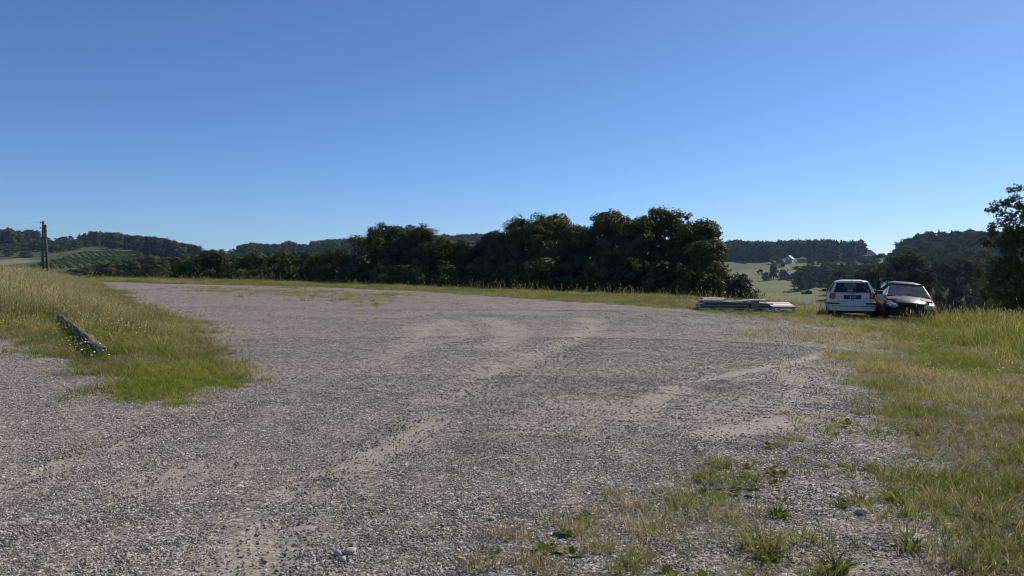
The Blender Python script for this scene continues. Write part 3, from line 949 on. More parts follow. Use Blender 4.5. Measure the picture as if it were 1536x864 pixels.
def px_tree(name, px, ytop, halfpx, depth, seed, label, cat='tree', mat='leaf_near', **kw):
    g = polar(px, depth)
    H = (402 - ytop) / FPX * depth + EYE - g.z
    W = halfpx / FPX * depth
    return tree(name, g - Vector((0, 0, .1)), W, H, seed, label, cat, M[mat], **kw)

WOOD = 'trees in the dark wood beyond the verge'
rows = [  # px, top y, half width px, depth, material, label
    (292, 386, 24, 84, 'leaf_near', 'low dark tree at the left end of the dark wood'),
    (330, 377, 34, 80, 'leaf_near', 'rounded black-green bush tree near the left end of the dark wood'),
    (378, 381, 30, 79, 'leaf_near', 'low dark tree behind the weedy hump on the verge crest'),
    (425, 378, 32, 77, 'leaf_oak', 'low yellowish-topped tree in the left low stretch of the dark wood'),
    (468, 379, 30, 75, 'leaf_near', 'low dark tree midway along the low stretch of the wood'),
    (505, 373, 30, 72, 'leaf_oak', 'low tree just left of the thin grey-green tree'),
    (543, 346, 26, 71, 'leaf_grey', 'thin grey-green tree with sparse top left of the first tall pair'),
    (590, 334, 42, 68, 'leaf_near', 'first tall dark tree from the left, rounded ragged crown'),
    (626, 338, 36, 66, 'leaf_near', 'tall dark tree leaning on the right of the first tall one'),
    (662, 356, 34, 64, 'leaf_near', 'mid height tree on the slope down to the dip in the wood'),
    (700, 364, 30, 62, 'leaf_near', 'lowest tree in the dip between the two tall clumps'),
    (742, 344, 34, 61, 'leaf_near', 'dark tree rising on the right of the dip in the wood'),
    (786, 324, 40, 60, 'leaf_near', 'tall dark tree left of the yellowish round-topped one'),
    (832, 317, 40, 59, 'leaf_oak', 'tall yellowish round-topped tree in the middle of the wood'),
    (872, 332, 30, 58, 'leaf_near', 'shorter dark tree in the notch before the tallest pair'),
    (918, 310, 40, 57, 'leaf_near', 'second tallest dark tree with a knobbly flat top'),
    (958, 320, 34, 55, 'leaf_near', 'dark tree filling the gap left of the tallest crown'),
    (996, 303, 48, 56, 'leaf_near', 'tallest tree of the wood with a broad dome crown'),
    (1042, 323, 38, 53, 'leaf_near', 'right shoulder tree of the wood under the tallest dome'),
    (1058, 356, 26, 50, 'leaf_oak', 'lit green tree forming the right end of the wood'),
]
for i, (px, yt, hw, dep, mt, lab) in enumerate(rows):
    kw = dict(nclust=1000, nleaf=44, leaf=.18, clust=.40)
    if mt == 'leaf_grey': kw = dict(nclust=130, nleaf=40, leaf=.2, clust=.5)
    px_tree('broadleaf_tree', px, yt, hw * (1.35 if px > 520 else 1.5), dep, 1000 + i, lab, mat=mt, group=WOOD, crown_base=.0, **kw)
under = [(310, 400, 30, 76), (360, 402, 30, 74), (405, 400, 32, 72), (450, 400, 34, 70), (495, 398, 34, 68), (540, 395, 34, 65), (585, 392, 38, 62), (635, 392, 38, 60),
         (680, 395, 36, 58), (725, 392, 36, 56.5), (770, 390, 38, 55), (815, 388, 40, 54), (860, 390, 38, 53), (905, 390, 38, 52), (950, 388, 40, 51), (995, 392, 40, 49), (1035, 395, 34, 47)]
for i, (px, yt, hw, dep) in enumerate(under):
    px_tree('dark_bush', px, yt, hw, dep + 1.5, 1100 + i, 'dark shaded bush filling the foot of the wood behind the verge', 'bush', group='bushes at the foot of the wood', nclust=130, nleaf=44, leaf=.25, clust=.5, crown_base=0, nlobes=8)
px_tree('leafy_shrub', 1078, 392, 24, 47, 1201, 'sunlit green shrub leaning out of the right end of the wood', 'shrub', 'leaf_oak', nclust=120, nleaf=50, leaf=.2, clust=.4, crown_base=0, nlobes=8)
px_tree('leafy_shrub', 1110, 410, 30, 46, 1202, 'grey-green shrub standing alone behind the stacked boards', 'shrub', 'leaf_grey', nclust=90, nleaf=45, leaf=.2, clust=.4, crown_base=0, nlobes=8)
px_tree('leafy_shrub', 1068, 412, 24, 44, 1203, 'low shrub under the right end of the wood left of the lone shrub', 'shrub', 'leaf_near', nclust=90, nleaf=45, leaf=.2, clust=.4, crown_base=0, nlobes=7)

# the tall tree cut by the right edge of the photo
def right_tree():
    g = polar(1552, 40); s = 40 / FPX
    z0 = g.z
    def at(px, py, r, ry=None, dep=0):
        return ((px - 1566) * s, dep, EYE - (py - 402) * s - z0, r * s * 1.2, r * s * 1.2, (ry or r) * s * 1.5)
    lobes = [at(1520, 308, 20, 12), at(1552, 296, 26, 16), at(1504, 352, 20, 14, -.3), at(1535, 345, 20, 14, .5), at(1560, 340, 30, 22), at(1515, 372, 22, 16),
             at(1545, 385, 34, 26, -.6), at(1505, 402, 22, 18, .3), at(1525, 425, 30, 24, -.5), at(1512, 450, 26, 20), at(1555, 440, 40, 34), at(1590, 400, 46, 60), at(1600, 330, 40, 40), at(1580, 455, 40, 26)]
    tree('broadleaf_tree', g - Vector((0, 0, .1)), 3, EYE - (285 - 402) * s - z0, 1300, 'tall open-crowned tree cut off by the right edge of the photo', 'tree', M['leaf_oak'], nclust=760, nleaf=46, leaf=.13, clust=.32, trunk_r=.16, lobes=lobes, flat=.75)
right_tree()
px_tree('broadleaf_tree', 1458, 414, 26, 95, 1310, 'hazy bare-twigged tree in the hollow left of the right edge tree', 'tree', 'leaf_grey', nclust=70, nleaf=36, leaf=.3, clust=.6, crown_base=.02)
px_tree('dark_bush', 1482, 452, 20, 62, 1311, 'rounded bush half hidden behind the tall grass at right', 'bush', 'leaf_grey', nclust=70, nleaf=40, leaf=.2, clust=.4, crown_base=0, nlobes=7)
px_tree('dark_bush', 1503, 458, 18, 58, 1312, 'low bush at the foot of the right edge tree', 'bush', 'leaf_near', nclust=70, nleaf=40, leaf=.2, clust=.4, crown_base=0, nlobes=7)

# distant woods
def far_broad(seed, nclust=62, nleaf=26):
    rng = np.random.default_rng(seed)
    lob = crown_lobes(rng, .42, .9, 9, .08)
    v, q = leaf_cloud(rng, lob, nclust, nleaf, .10, .085, .75, .35, .22, 1.2)
    t = MB().tube([(0, 0, -.1), (0, 0, .6)], [.03, .012], 5)
    V = np.concatenate([v, np.array(t.v)]); n0 = len(v)
    Q = np.concatenate([q, np.array([f for f in t.f if len(f) == 4]) + n0])
    return np_mesh('broadleaf', V, Q, M['leaf_far'])
def far_conifer(seed):
    rng = np.random.default_rng(seed); V = []; Q = []
    for k in range(420):
        z = rng.uniform(.06, 1.0) ** .8
        r = .19 * (1.03 - z) * rng.uniform(.55, 1.15) ; a = rng.uniform(0, 6.283)
        w = .028 + .05 * (1 - z)
        c = np.array([math.cos(a), math.sin(a), 0]); t = np.array([-math.sin(a), math.cos(a), 0])
        p0 = np.array([0, 0, z + .02]); p1 = c * r + np.array([0, 0, z - .05 * rng.uniform(.4, 1.5)])
        mid = (p0 * .35 + p1 * .65)
        b = len(V); V += [p0, mid + t * w, p1, mid - t * w]; Q.append((b, b + 1, b + 2, b + 3))
    t = MB().tube([(0, 0, -.1), (0, 0, .9)], [.02, .005], 5)
    n0 = len(V)
    return np_mesh('conifer', np.concatenate([np.array(V), np.array(t.v)]), np.concatenate([np.array(Q), np.array([f for f in t.f if len(f) == 4]) + n0]), M['leaf_conifer'])
BROAD = [far_broad(40 + i) for i in range(5)]
CONIF = [far_conifer(60 + i) for i in range(3)]

def forest(name, pxr, dr, spacing, hr, sky_lim, conif, label, foot=None, wgain=1.0, extra=None):
    """trees over a stretch of hillside; no tree taller than its skyline limit"""
    x0, x1 = TH(pxr[0]), TH(pxr[1])
    P = []
    d = dr[0]
    while d < dr[1]:
        st = math.degrees(spacing / d)
        n = max(1, int((x1 - x0) / st))
        t = np.linspace(x0, x1, n) + RNG.uniform(-.5, .5, n) * st
        dd = d + RNG.uniform(-.5, .5, n) * spacing
        P.append(np.stack([dd * np.sin(np.radians(t)), dd * np.cos(np.radians(t))], -1))
        d += spacing
    xy = np.concatenate(P); x, y = xy[:, 0], xy[:, 1]
    z = height(x, y)
    px, py = project(x, y, z)
    H = RNG.uniform(hr[0], hr[1], len(x))
    lim = np.interp(px, [a for a, b in sky_lim], [b for a, b in sky_lim]) + RNG.uniform(-1.5, 3.5, len(x))
    hmax = (py - lim) / FPX * y
    H = np.minimum(H, hmax)
    keep = H > hr[0] * .45
    if foot: keep &= py < np.interp(px, [a for a, b in foot], [b for a, b in foot]) + RNG.uniform(-1.5, 1.5, len(x))
    cf = (conif(px, x, y) if callable(conif) else np.full(len(x), conif))
    isc = RNG.uniform(size=len(x)) < cf
    pick = np.where(isc, 5 + RNG.integers(0, 3, len(x)), RNG.integers(0, 5, len(x)))
    if extra is not None: keep &= extra(px, py, x, y)
    W = H * RNG.uniform(.85, 1.25, len(x)) * wgain
    W = np.where(isc, H * 1.25, np.maximum(W, spacing * 1.1))
    scl = np.stack([W, W, H], -1); rot = np.zeros((len(x), 3)); rot[:, 2] = RNG.uniform(0, 6.28, len(x))
    pts = np.stack([x, y, z - .3], -1)
    return gn_scatter(name, pts[keep], rot[keep], scl[keep], pick[keep], BROAD + CONIF, label, 'forest')

forest('forest', (-60, 62), (780, 960), 9, (11, 17), [(-60, 344), (0, 342), (14, 341), (30, 347), (42, 342), (52, 342), (58, 352), (70, 355)], .1, 'dark rounded trees along the skyline left of the pole', foot=[(-60, 372), (0, 372), (50, 369), (64, 362)])
forest('forest', (60, 132), (820, 960), 13, (4, 9), [(60, 352), (80, 352), (92, 349), (100, 354), (110, 353), (114, 350), (120, 354), (132, 349)], .1, 'thin row of small trees on the skyline between pole and pine wood', foot=[(60, 370), (132, 369)])
forest('forest', (64, 122), (670, 850), 9, (3, 7), [(64, 358), (90, 357), (122, 358)], 0, 'dark scrub covering the slope above the green vineyard', foot=[(64, 384), (90, 380), (122, 374)], extra=lambda px, py, x, y: fbm(x / 25, y / 15, 8, 3) > .36)
forest('forest', (124, 304), (560, 930), 8, (11, 17), [(124, 351), (135, 348), (150, 346), (163, 347), (200, 353), (230, 354), (250, 357), (262, 361), (290, 367), (298, 374), (304, 377)],
       lambda px, x, y: np.where(px < 250, .45, .1), 'dark pine and oak wood on the left hill slope', foot=[(124, 366), (150, 371), (200, 377), (215, 381), (222, 396), (304, 412)])
forest('forest', (20, 300), (250, 470), 7, (5, 10), [(20, 402), (60, 404), (100, 404), (120, 401), (140, 398), (160, 391), (180, 389), (200, 386), (215, 384), (230, 382), (300, 382)], .0, 'scrubby bushes in the hollow below the vineyard')
forest('forest', (-60, 122), (560, 840), 9, (2.5, 6), [(-60, 350), (122, 350)], 0, 'hedges and scrub scattered over the left hillside', foot=[(-60, 388), (0, 388), (35, 389), (90, 379), (122, 372)],
       extra=lambda px, py, x, y: fbm(x / 40, y / 22, 7, 3) > .40)
forest('forest', (300, 380), (700, 1000), 12, (4, 9), [(300, 374), (318, 369), (325, 373), (345, 371), (365, 373), (380, 368)], .05, 'small trees and scrub on the low saddle left of the long ridge', extra=lambda px, py, x, y: fbm(x / 40, y / 30, 17, 3) > .47)
forest('forest', (365, 745), (820, 1010), 9, (9, 14), [(365, 364), (372, 362), (385, 364), (395, 366), (420, 366), (432, 361), (440, 363), (448, 366), (464, 366), (470, 361), (500, 356), (520, 354), (600, 352), (650, 354), (665, 349), (700, 345), (718, 347), (745, 350)],
       lambda px, x, y: np.where((px > 440) & (px < 475), .4, .08), 'wooded long ridge seen above the dark wood')
forest('forest', (1060, 1286), (830, 990), 7.5, (13, 21), [(1060, 362), (1085, 362), (1100, 359), (1125, 362), (1150, 361), (1170, 358), (1190, 357), (1225, 358), (1236, 356), (1296, 358)],
       lambda px, x, y: np.where(px > 1222, .62, .06), 'dense wood with spruces along the right ridge', foot=[(1060, 410), (1100, 408), (1140, 398), (1150, 396), (1180, 386), (1222, 388), (1235, 393), (1250, 393), (1296, 390)])
forest('forest', (1330, 1580), (165, 760), 10.5, (10, 16), [(1330, 394), (1338, 384), (1343, 368), (1350, 352), (1360, 346), (1400, 345), (1420, 344), (1450, 342), (1480, 344), (1580, 344)],
       lambda px, x, y: np.where((np.hypot(x, y) > 680), .3, .03), 'big rounded wood covering the near right hill')
forest('forest', (1212, 1345), (230, 640), 10, (9, 14), [(1212, 400), (1222, 396), (1235, 392), (1260, 390), (1285, 394), (1300, 396), (1320, 395), (1335, 392), (1345, 384)], .05, 'trees on the slope below the ridge houses', extra=lambda px, py, x, y: (px > 1252) | (np.hypot(x, y) > 470))
forest('forest', (1276, 1340), (640, 900), 9, (4, 9), [(1276, 384), (1290, 383), (1312, 382), (1320, 381), (1340, 380)], .1, 'garden trees around the ridge houses', extra=lambda px, py, x, y: fbm(x / 20, y / 20, 71, 2) > .42)

def vineyard():
    poly = [ground(a, b, 250) for a, b in [(34, 403), (62, 394), (102, 383), (160, 375), (212, 380), (208, 391), (140, 402)]]
    xs = np.arange(min(p.x for p in poly), max(p.x for p in poly), 1.9); ys = np.arange(min(p.y for p in poly), max(p.y for p in poly), 1.9)
    X, Y = np.meshgrid(xs, ys); X = X.ravel(); Y = Y.ravel()
    a = R(35); u = X * math.cos(a) + Y * math.sin(a)
    keep = (np.mod(u, 4.2) < 1.9) & (sdf(X, Y, poly) > 1) & (RNG.uniform(size=len(X)) < .85)
    X, Y = X[keep], Y[keep]; n = len(X)
    X = X + RNG.normal(0, .25, n); Y = Y + RNG.normal(0, .25, n)
    H = RNG.uniform(.7, 1.5, n); W = RNG.uniform(1.5, 2.4, n)
    rot = np.zeros((n, 3)); rot[:, 2] = RNG.uniform(0, 6.28, n)
    gn_scatter('vines', np.stack([X, Y, height(X, Y) - .15], -1), rot, np.stack([W, W, H], -1), RNG.integers(0, 5, n), VINES, 'rows of low green vines on the sunny left hill field', 'vines')
M['leaf_vine'] = foliage_mat('vine_leaves', (.085, .125, .026), (.17, .215, .055), .2, hue=.5, spec=0)
VINES = []
for b_ in BROAD:
    c_ = b_.copy(); c_.materials.clear(); c_.materials.append(M['leaf_vine']); VINES.append(c_)
vineyard()

# single trees one can tell apart on the right hillside
FB = {}
def hill_tree(px, ybase, h_px, w_px, label, kind='broad', dmin=250, group='single trees by the hillside houses'):
    g = ground(px, ybase, dmin)
    s = g.y / FPX
    root = empty('hillside_tree' if kind == 'broad' else 'spruce_tree', g)
    tag(root, label, 'tree', group)
    rng = np.random.default_rng(int(px * 7 + ybase))
    H, W = h_px * s, w_px * s
    if kind == 'broad':
        lob = crown_lobes(rng, .5, .95, 9, .04)
        v, q = leaf_cloud(rng, lob, 80, 30, .12, .085, .75, .35, .22, 1.2)
        v = v * np.array([W, W, H]); me = np_mesh('crown', v, q, M['leaf_far'])
    else:
        me = CONIF[int(px) % 3]
    c = bpy.data.objects.new('crown', me); COL.objects.link(c); c.parent = root
    if kind != 'broad': c.scale = (H * .85, H * .85, H)
    MB().tube([(0, 0, -.5), (0, 0, H * .6)], [H * .03, H * .01], 6).build('trunk', M['bark'], root, smooth=True)
hill_tree(1160, 419, 24, 17, 'large round dark tree left of the dark gabled house')
hill_tree(1148, 421, 13, 14, 'low dark bush tree at the left end of the garden row')
hill_tree(1164, 396, 14, 22, 'broad spreading tree left of the white house')
hill_tree(1174, 416, 12, 14, 'small tree in front of the dark gabled house')
hill_tree(1206, 416, 18, 12, 'upright dark tree right of the dark gabled house')
hill_tree(1222, 418, 18, 22, 'pale sunlit tree right of the two lower houses')
hill_tree(1238, 412, 20, 16, 'dark tree at the edge of the slope wood beside the pale tree')
hill_tree(1196, 428, 10, 22, 'low hedge-like tree below the lower houses')
hill_tree(1212, 432, 11, 22, 'dark hedge tree at the foot of the lower field')
hill_tree(1228, 396, 16, 14, 'tall grey tree right of the grey house')
hill_tree(1188, 420, 10, 14, 'dark bush beside the drive of the gabled house')
hill_tree(1172, 400, 9, 13, 'low bushy tree between the spreading tree and the white house')
hill_tree(1216, 398, 11, 13, 'rounded garden tree just right of the grey house')
hill_tree(1196, 404, 5, 18, 'flat hedge below the white house garden')
hill_tree(1242, 402, 8, 20, 'broad hedge tree under the spruce edge')
hill_tree(1212, 412, 14, 12, 'bushy tree between the lower houses and the pale tree')
hill_tree(1140, 411, 7, 10, 'solitary bush on the open meadow left of the garden row')

# ------------------------------------------------------------------ houses on the far hill
M['wall_white'] = plain('white_render', (.66, .58, .46), .8, .2, var=.08)
M['wall_grey'] = plain('grey_render', (.40, .36, .30), .8, .2, var=.1)
M['wall_dark'] = plain('dark_timber', (.10, .08, .06), .8, .2, var=.2)
M['roof_metal'] = plain('bright_metal_roof', (.85, .83, .80), .5, .4, var=.03)
M['roof_dark'] = plain('dark_roof_tiles', (.07, .06, .06), .8, .2, var=.2)
M['roof_brown'] = plain('brown_roof_tiles', (.12, .085, .065), .8, .2, var=.2)
M['window_glass'] = plain('dark_window_glass', (.02, .024, .03), .1, .6, var=.05)
M['frame_white'] = plain('white_frame', (.7, .7, .68), .6, .3, var=.04)

def house(px, ybase, wpx, hpx, deep, rot, wall, roof, label, hip=False, dmin=300, roof_frac=.42):
    g = ground(px, ybase, dmin); s = g.y / FPX
    w = wpx * s; h = hpx * s; wh = h * (1 - roof_frac)
    root = empty('house', g, (0, 0, R(rot)))
    tag(root, label, 'house', 'houses on the right hillside')
    d = deep
    mb = MB()
    if hip:
        mb.box((0, 0, wh / 2 - .5), (w, d, wh + 1))
    else:   # gable end faces local -y
        ring = lambda yy: [(-w / 2, yy, -1), (w / 2, yy, -1), (w / 2, yy, wh), (0, yy, h - .12), (-w / 2, yy, wh)]
        mb.loft([ring(-d / 2), ring(d / 2)])
    mb.build('wall', M[wall], root)
    o = .45; rb = MB()
    if hip:
        e = w / 2 + o; f = d / 2 + o; rr = max(.3, w / 2 - d / 2)
        rb.add([(-e, -f, wh + .02), (e, -f, wh + .02), (e, f, wh + .02), (-e, f, wh + .02), (-rr, 0, h), (rr, 0, h), (-e, -f, wh - .18), (e, -f, wh - .18), (e, f, wh - .18), (-e, f, wh - .18)],
               [(0, 1, 5, 4), (1, 2, 5), (2, 3, 4, 5), (3, 0, 4), (6, 7, 1, 0), (7, 8, 2, 1), (8, 9, 3, 2), (9, 6, 0, 3), (9, 8, 7, 6)])
    else:
        k = (h - wh) / (w / 2)
        for sx in (-1, 1):
            e = w / 2 + o; ze = wh - k * o
            p = [(0, -d / 2 - o, h), (sx * e, -d / 2 - o, ze), (sx * e, d / 2 + o, ze), (0, d / 2 + o, h)]
            rb.hexa([(a, b, c) for a, b, c in p] + [(a, b, c + .2) for a, b, c in p])
    rf = rb.build('roof', M[roof], root)
    MB().box((w * .18, d * .1, h - .2), (.7, .7, 1.6)).build('chimney', M['wall_grey'], rf)
    n = max(2, int(w / 3))
    for lv in range(2 if wh > 4 else 1):
        zc = (wh * (.3 + .42 * lv)) if wh > 4 else wh * .55
        for i in range(n):
            xx = -w / 2 + w * (i + .5) / n
            f = MB().box((xx, -d / 2 - .02, zc), (1.3, .12, 1.4)).build('window', M['frame_white'], root)
            MB().box((xx, -d / 2 - .085, zc), (1.05, .04, 1.15)).build('pane', M['window_glass'], f)
    MB().box((w * .05, -d / 2 - .03, .9), (1.1, .1, 2.1)).build('door', M['wall_dark'], root)
house(1184.5, 394.5, 9.5, 11, 11, -32, 'wall_white', 'roof_metal', 'white gabled house with a glaring metal roof on the hill')
house(1203, 393.5, 11, 8.5, 9, -8, 'wall_grey', 'roof_dark', 'grey house right of the bright-roofed white house', hip=True)
house(1179, 418, 13, 13, 12, -28, 'wall_dark', 'roof_dark', 'dark timber gabled house among the lower garden trees', roof_frac=.6)
house(1197, 416, 14, 9.5, 9, -5, 'wall_grey', 'roof_dark', 'long low grey house behind the dark gabled one', hip=True)
house(1303, 382, 18, 16, 14, 6, 'wall_grey', 'roof_brown', 'tall hip-roofed house on the ridge beside the spruces', hip=True)
house(1322.5, 382, 17, 12, 12, 10, 'wall_grey', 'roof_dark', 'lower hip-roofed house on the ridge next to the big rounded wood', hip=True, roof_frac=.55)
house(1299, 392, 7, 6, 6, 5, 'wall_white', 'roof_brown', 'small pale house below the ridge houses, left one', hip=True)
house(1313, 392.5, 7, 6, 6, -10, 'wall_white', 'roof_dark', 'small pale house below the ridge houses, right one')
# little field hut with a white post
g = ground(1210, 441, 250)
root = empty('field_hut', g); tag(root, 'small brown field hut at the foot of the hillside meadow', 'hut')
s = g.y / FPX
MB().loft([[(-6 * s, y, -.4), (6 * s, y, -.4), (6 * s, y, 3 * s), (0, y, 5.5 * s), (-6 * s, y, 3 * s)] for y in (-2, 2)]).build('wall', M['wall_dark'], root)
MB().hexa([(-7 * s, -2.4, 2.6 * s), (0, -2.4, 5.7 * s), (0, 2.4, 5.7 * s), (-7 * s, 2.4, 2.6 * s), (-7 * s, -2.4, 3.1 * s), (0, -2.4, 6.2 * s), (0, 2.4, 6.2 * s), (-7 * s, 2.4, 3.1 * s)]).hexa(
    [(7 * s, -2.4, 2.6 * s), (0.01, -2.4, 5.7 * s), (0.01, 2.4, 5.7 * s), (7 * s, 2.4, 2.6 * s), (7 * s, -2.4, 3.1 * s), (.01, -2.4, 6.2 * s), (.01, 2.4, 6.2 * s), (7 * s, 2.4, 3.1 * s)]).build('roof', M['roof_brown'], root)

# ------------------------------------------------------------------ twin-leg utility pole
M['pole_wood'] = plain('weathered_pole_wood', (.085, .072, .058), .85, .2, var=.35, scale=4, bump=.4)
M['ceramic'] = plain('dark_insulator', (.05, .04, .035), .3, .5, var=.1)
M['steel'] = plain('galvanised_steel', (.30, .31, .32), .5, .5, metal=.6, var=.15)
M['wire'] = plain('wire', (.10, .10, .11), .5, .4, var=.1)
def pole():
    dep = 84; s = dep / FPX
    g = polar(67.5, dep)
    root = empty('utility_pole', g); tag(root, 'weathered A-shaped wooden utility pole rising behind the dry grass', 'utility pole')
    X = lambda px: (px - 67.5) * s
    Z = lambda py: EYE - (py - 402) * s - g.z
    MB().tube([(X(63), -.1, -.4), (X(66.4), 0, Z(332))], [.165, .115], 12).build('leg', M['pole_wood'], root, smooth=True)
    MB().tube([(X(73), .12, -.4), (X(68.6), .05, Z(337))], [.165, .115], 12).build('leg', M['pole_wood'], root, smooth=True)
    MB().tube([(X(62), 0, Z(384.5)), (X(72), .05, Z(384.3))], .07, 8).build('cross_brace', M['pole_wood'], root)
    for (px, py, sd) in ((62.6, 334.3, -1), (62.2, 342, -1), (70.5, 339.5, 1), (70.8, 346.5, 1)):
        b = MB().tube([(X(66.5 if sd < 0 else 68.3), 0, Z(py + .8)), (X(px), 0, Z(py + .8)), (X(px), 0, Z(py))], .022, 6).build('bracket', M['steel'], root)
        MB().tube([(X(px), 0, Z(py + .5)), (X(px), 0, Z(py - .2)), (X(px), 0, Z(py - .9)), (X(px), 0, Z(py - 1.4))], [.05, .09, .075, .04], 10).build('insulator', M['ceramic'], b, smooth=True)
    def wire(a, b, sag, lab):
        pts = []
        for k in range(13):
            t = k / 12; p = a.lerp(b, t); p.z -= sag * 4 * t * (1 - t); pts.append(p)
        o = MB().tube(pts, .005, 5).build('power_line', M['wire'])
        tag(o, lab, 'wire', 'wires on the utility pole')
    wp = lambda px, py: g + Vector((X(px), 0, Z(py)))
    wire(wp(62.6, 333), Vector((-75, 95, 7.5)), .5, 'upper thin wire running left from the utility pole')
    wire(wp(62.2, 340.8), Vector((-75, 95, 6.7)), .5, 'lower thin wire running left from the utility pole')
    wire(wp(70.8, 345.2), Vector((-42, 150, 1.5)), .5, 'thin wire running down to the right from the utility pole')
pole()
# posts beyond the dry grass
def fence():
    a, b = polar(100, 82), polar(131, 86)
    root = empty('post_fence', a); tag(root, 'short row of dark wooden fence posts beyond the dry grass', 'fence')
    v = b - a
    for i in range(9):
        p = v * (i / 8); z = float(height(a.x + p.x, a.y + p.y)) - a.z
        MB().box((p.x, p.y, z + .55), (.11, .11, 1.3)).build('post', M['pole_wood'], root, bevel=.012)
    for h in (.55, .95):
        MB().tube([(0, 0, h), (v.x, v.y, v.z + h)], .035, 6).build('rail', M['pole_wood'], root)
fence()
px_tree('dark_bush', 92, 405, 6, 78, 1320, 'small black-brown bush between pole and fence posts', 'bush', nclust=30, nleaf=40, leaf=.1, clust=.22, crown_base=0, nlobes=5)

# ------------------------------------------------------------------ the fallen log
def mk_log_mat():
    m, nt, out = new_mat('grey_bark'); k = NT(nt)
    tc = k.n('ShaderNodeTexCoord').outputs['Object']
    mp = k.n('ShaderNodeMapping'); mp.inputs['Scale'].default_value = (1, .16, 1); k.L(tc, mp.inputs[0])
    a = k.noise(mp.outputs[0], 26, 6, .65); b = k.noise(tc, 3.5, 5, .6)
    c = k.ramp(a, [(.25, (.05, .042, .032)), (.5, (.15, .13, .10)), (.75, (.31, .275, .215))])
    c = k.mix(k.ramp(b, [(.45, (0, 0, 0)), (.7, (1, 1, 1))]), c, (.10, .105, .05))
    bs = k.bsdf(c, .9, .2); k.L(k.bump(a, .9, .03), bs.inputs['Normal']); k.L(bs.outputs[0], out.inputs[0])
    return m
M['log'] = mk_log_mat()
M['cut_wood'] = plain('sawn_grey_wood', (.30, .27, .22), .85, .2, var=.25, scale=14, bump=.3)
def log():
    a = ground(152, 534); b = ground(87, 479)
    L = (b - a).length
    d = (b - a)
    yaw = math.atan2(-d.x, d.y)
    root = empty('fallen_log', a, (0, 0, yaw)); tag(root, 'long weathered grey log lying in the grass with its sawn end towards us', 'log')
    rng = random.Random(4); rings = []; n = 18; m = 60
    for i in range(m + 1):
        t = i / m; r0 = .082 - .014 * t
        zc = .105 + .008 * math.sin(t * 3.14) + (b.z - a.z) * t
        ring = []
        for k in range(n):
            an = 2 * math.pi * k / n
            r = r0 * (1 + .12 * math.sin(3 * an + t * 5) + .08 * math.sin(5 * an + t * 23) + .10 * math.sin(t * 31 + an) + rng.uniform(-.10, .10))
            ring.append((r * math.cos(an) + (.008 * math.sin(t * 4)), t * L, zc + r * math.sin(an)))
        rings.append(ring)
    MB().loft(rings).build('bark', M['log'], root, smooth=True)
    ring = rings[0]; cz = .105
    mb = MB(); pts0 = [(x * .93, -.004, cz + (z - cz) * .93) for x, y, z in ring]; pts1 = [(x * .88, -.02, cz + (z - cz) * .88) for x, y, z in ring]
    mb.loft([pts0, pts1]).build('sawn_end', M['cut_wood'], root)
    for (t, an, l) in ((.42, .3, .16), (.66, 2.6, .2), (.8, .6, .15)):
        z = .105 + .008 * math.sin(t * 3.14) + (b.z - a.z) * t
        MB().tube([(.06 * math.cos(an), t * L, z), ((.08 + l * .5) * math.cos(an), t * L + .1, z + (.06 + l * .5) * math.sin(an))], [.03, .02], 8).build('branch_stub', M['log'], root)
log()

# ------------------------------------------------------------------ the stacked boards and pallet
def mk_board(name, col):
    m, nt, out = new_mat(name); k = NT(nt)
    tc = k.n('ShaderNodeTexCoord').outputs['Object']
    mp = k.n('ShaderNodeMapping'); mp.inputs['Scale'].default_value = (.12, 1.4, 1.4); k.L(tc, mp.inputs[0])
    rnd = k.n('ShaderNodeObjectInfo').outputs['Random']
    a = k.noise(mp.outputs[0], 22, 6, .6)
    c = k.mix(a, tuple(v * .55 for v in col), tuple(min(1, v * 1.3) for v in col))
    c = k.mix(1.0, c, k.ramp(rnd, [(0, (.45, .45, .46)), (.6, (.9, .9, .89)), (1, (1.55, 1.54, 1.5))]), blend='MULTIPLY')
    b = k.bsdf(c, .8, .25); k.L(k.bump(a, .4, .01), b.inputs['Normal']); k.L(b.outputs[0], out.inputs[0])
    return m
M['board_grey'] = mk_board('weathered_boards', (.54, .505, .455))
M['board_pale'] = mk_board('pale_boards', (.66, .61, .52))
M['sheet_green'] = mk_board('faded_green_sheet', (.42, .40, .22))
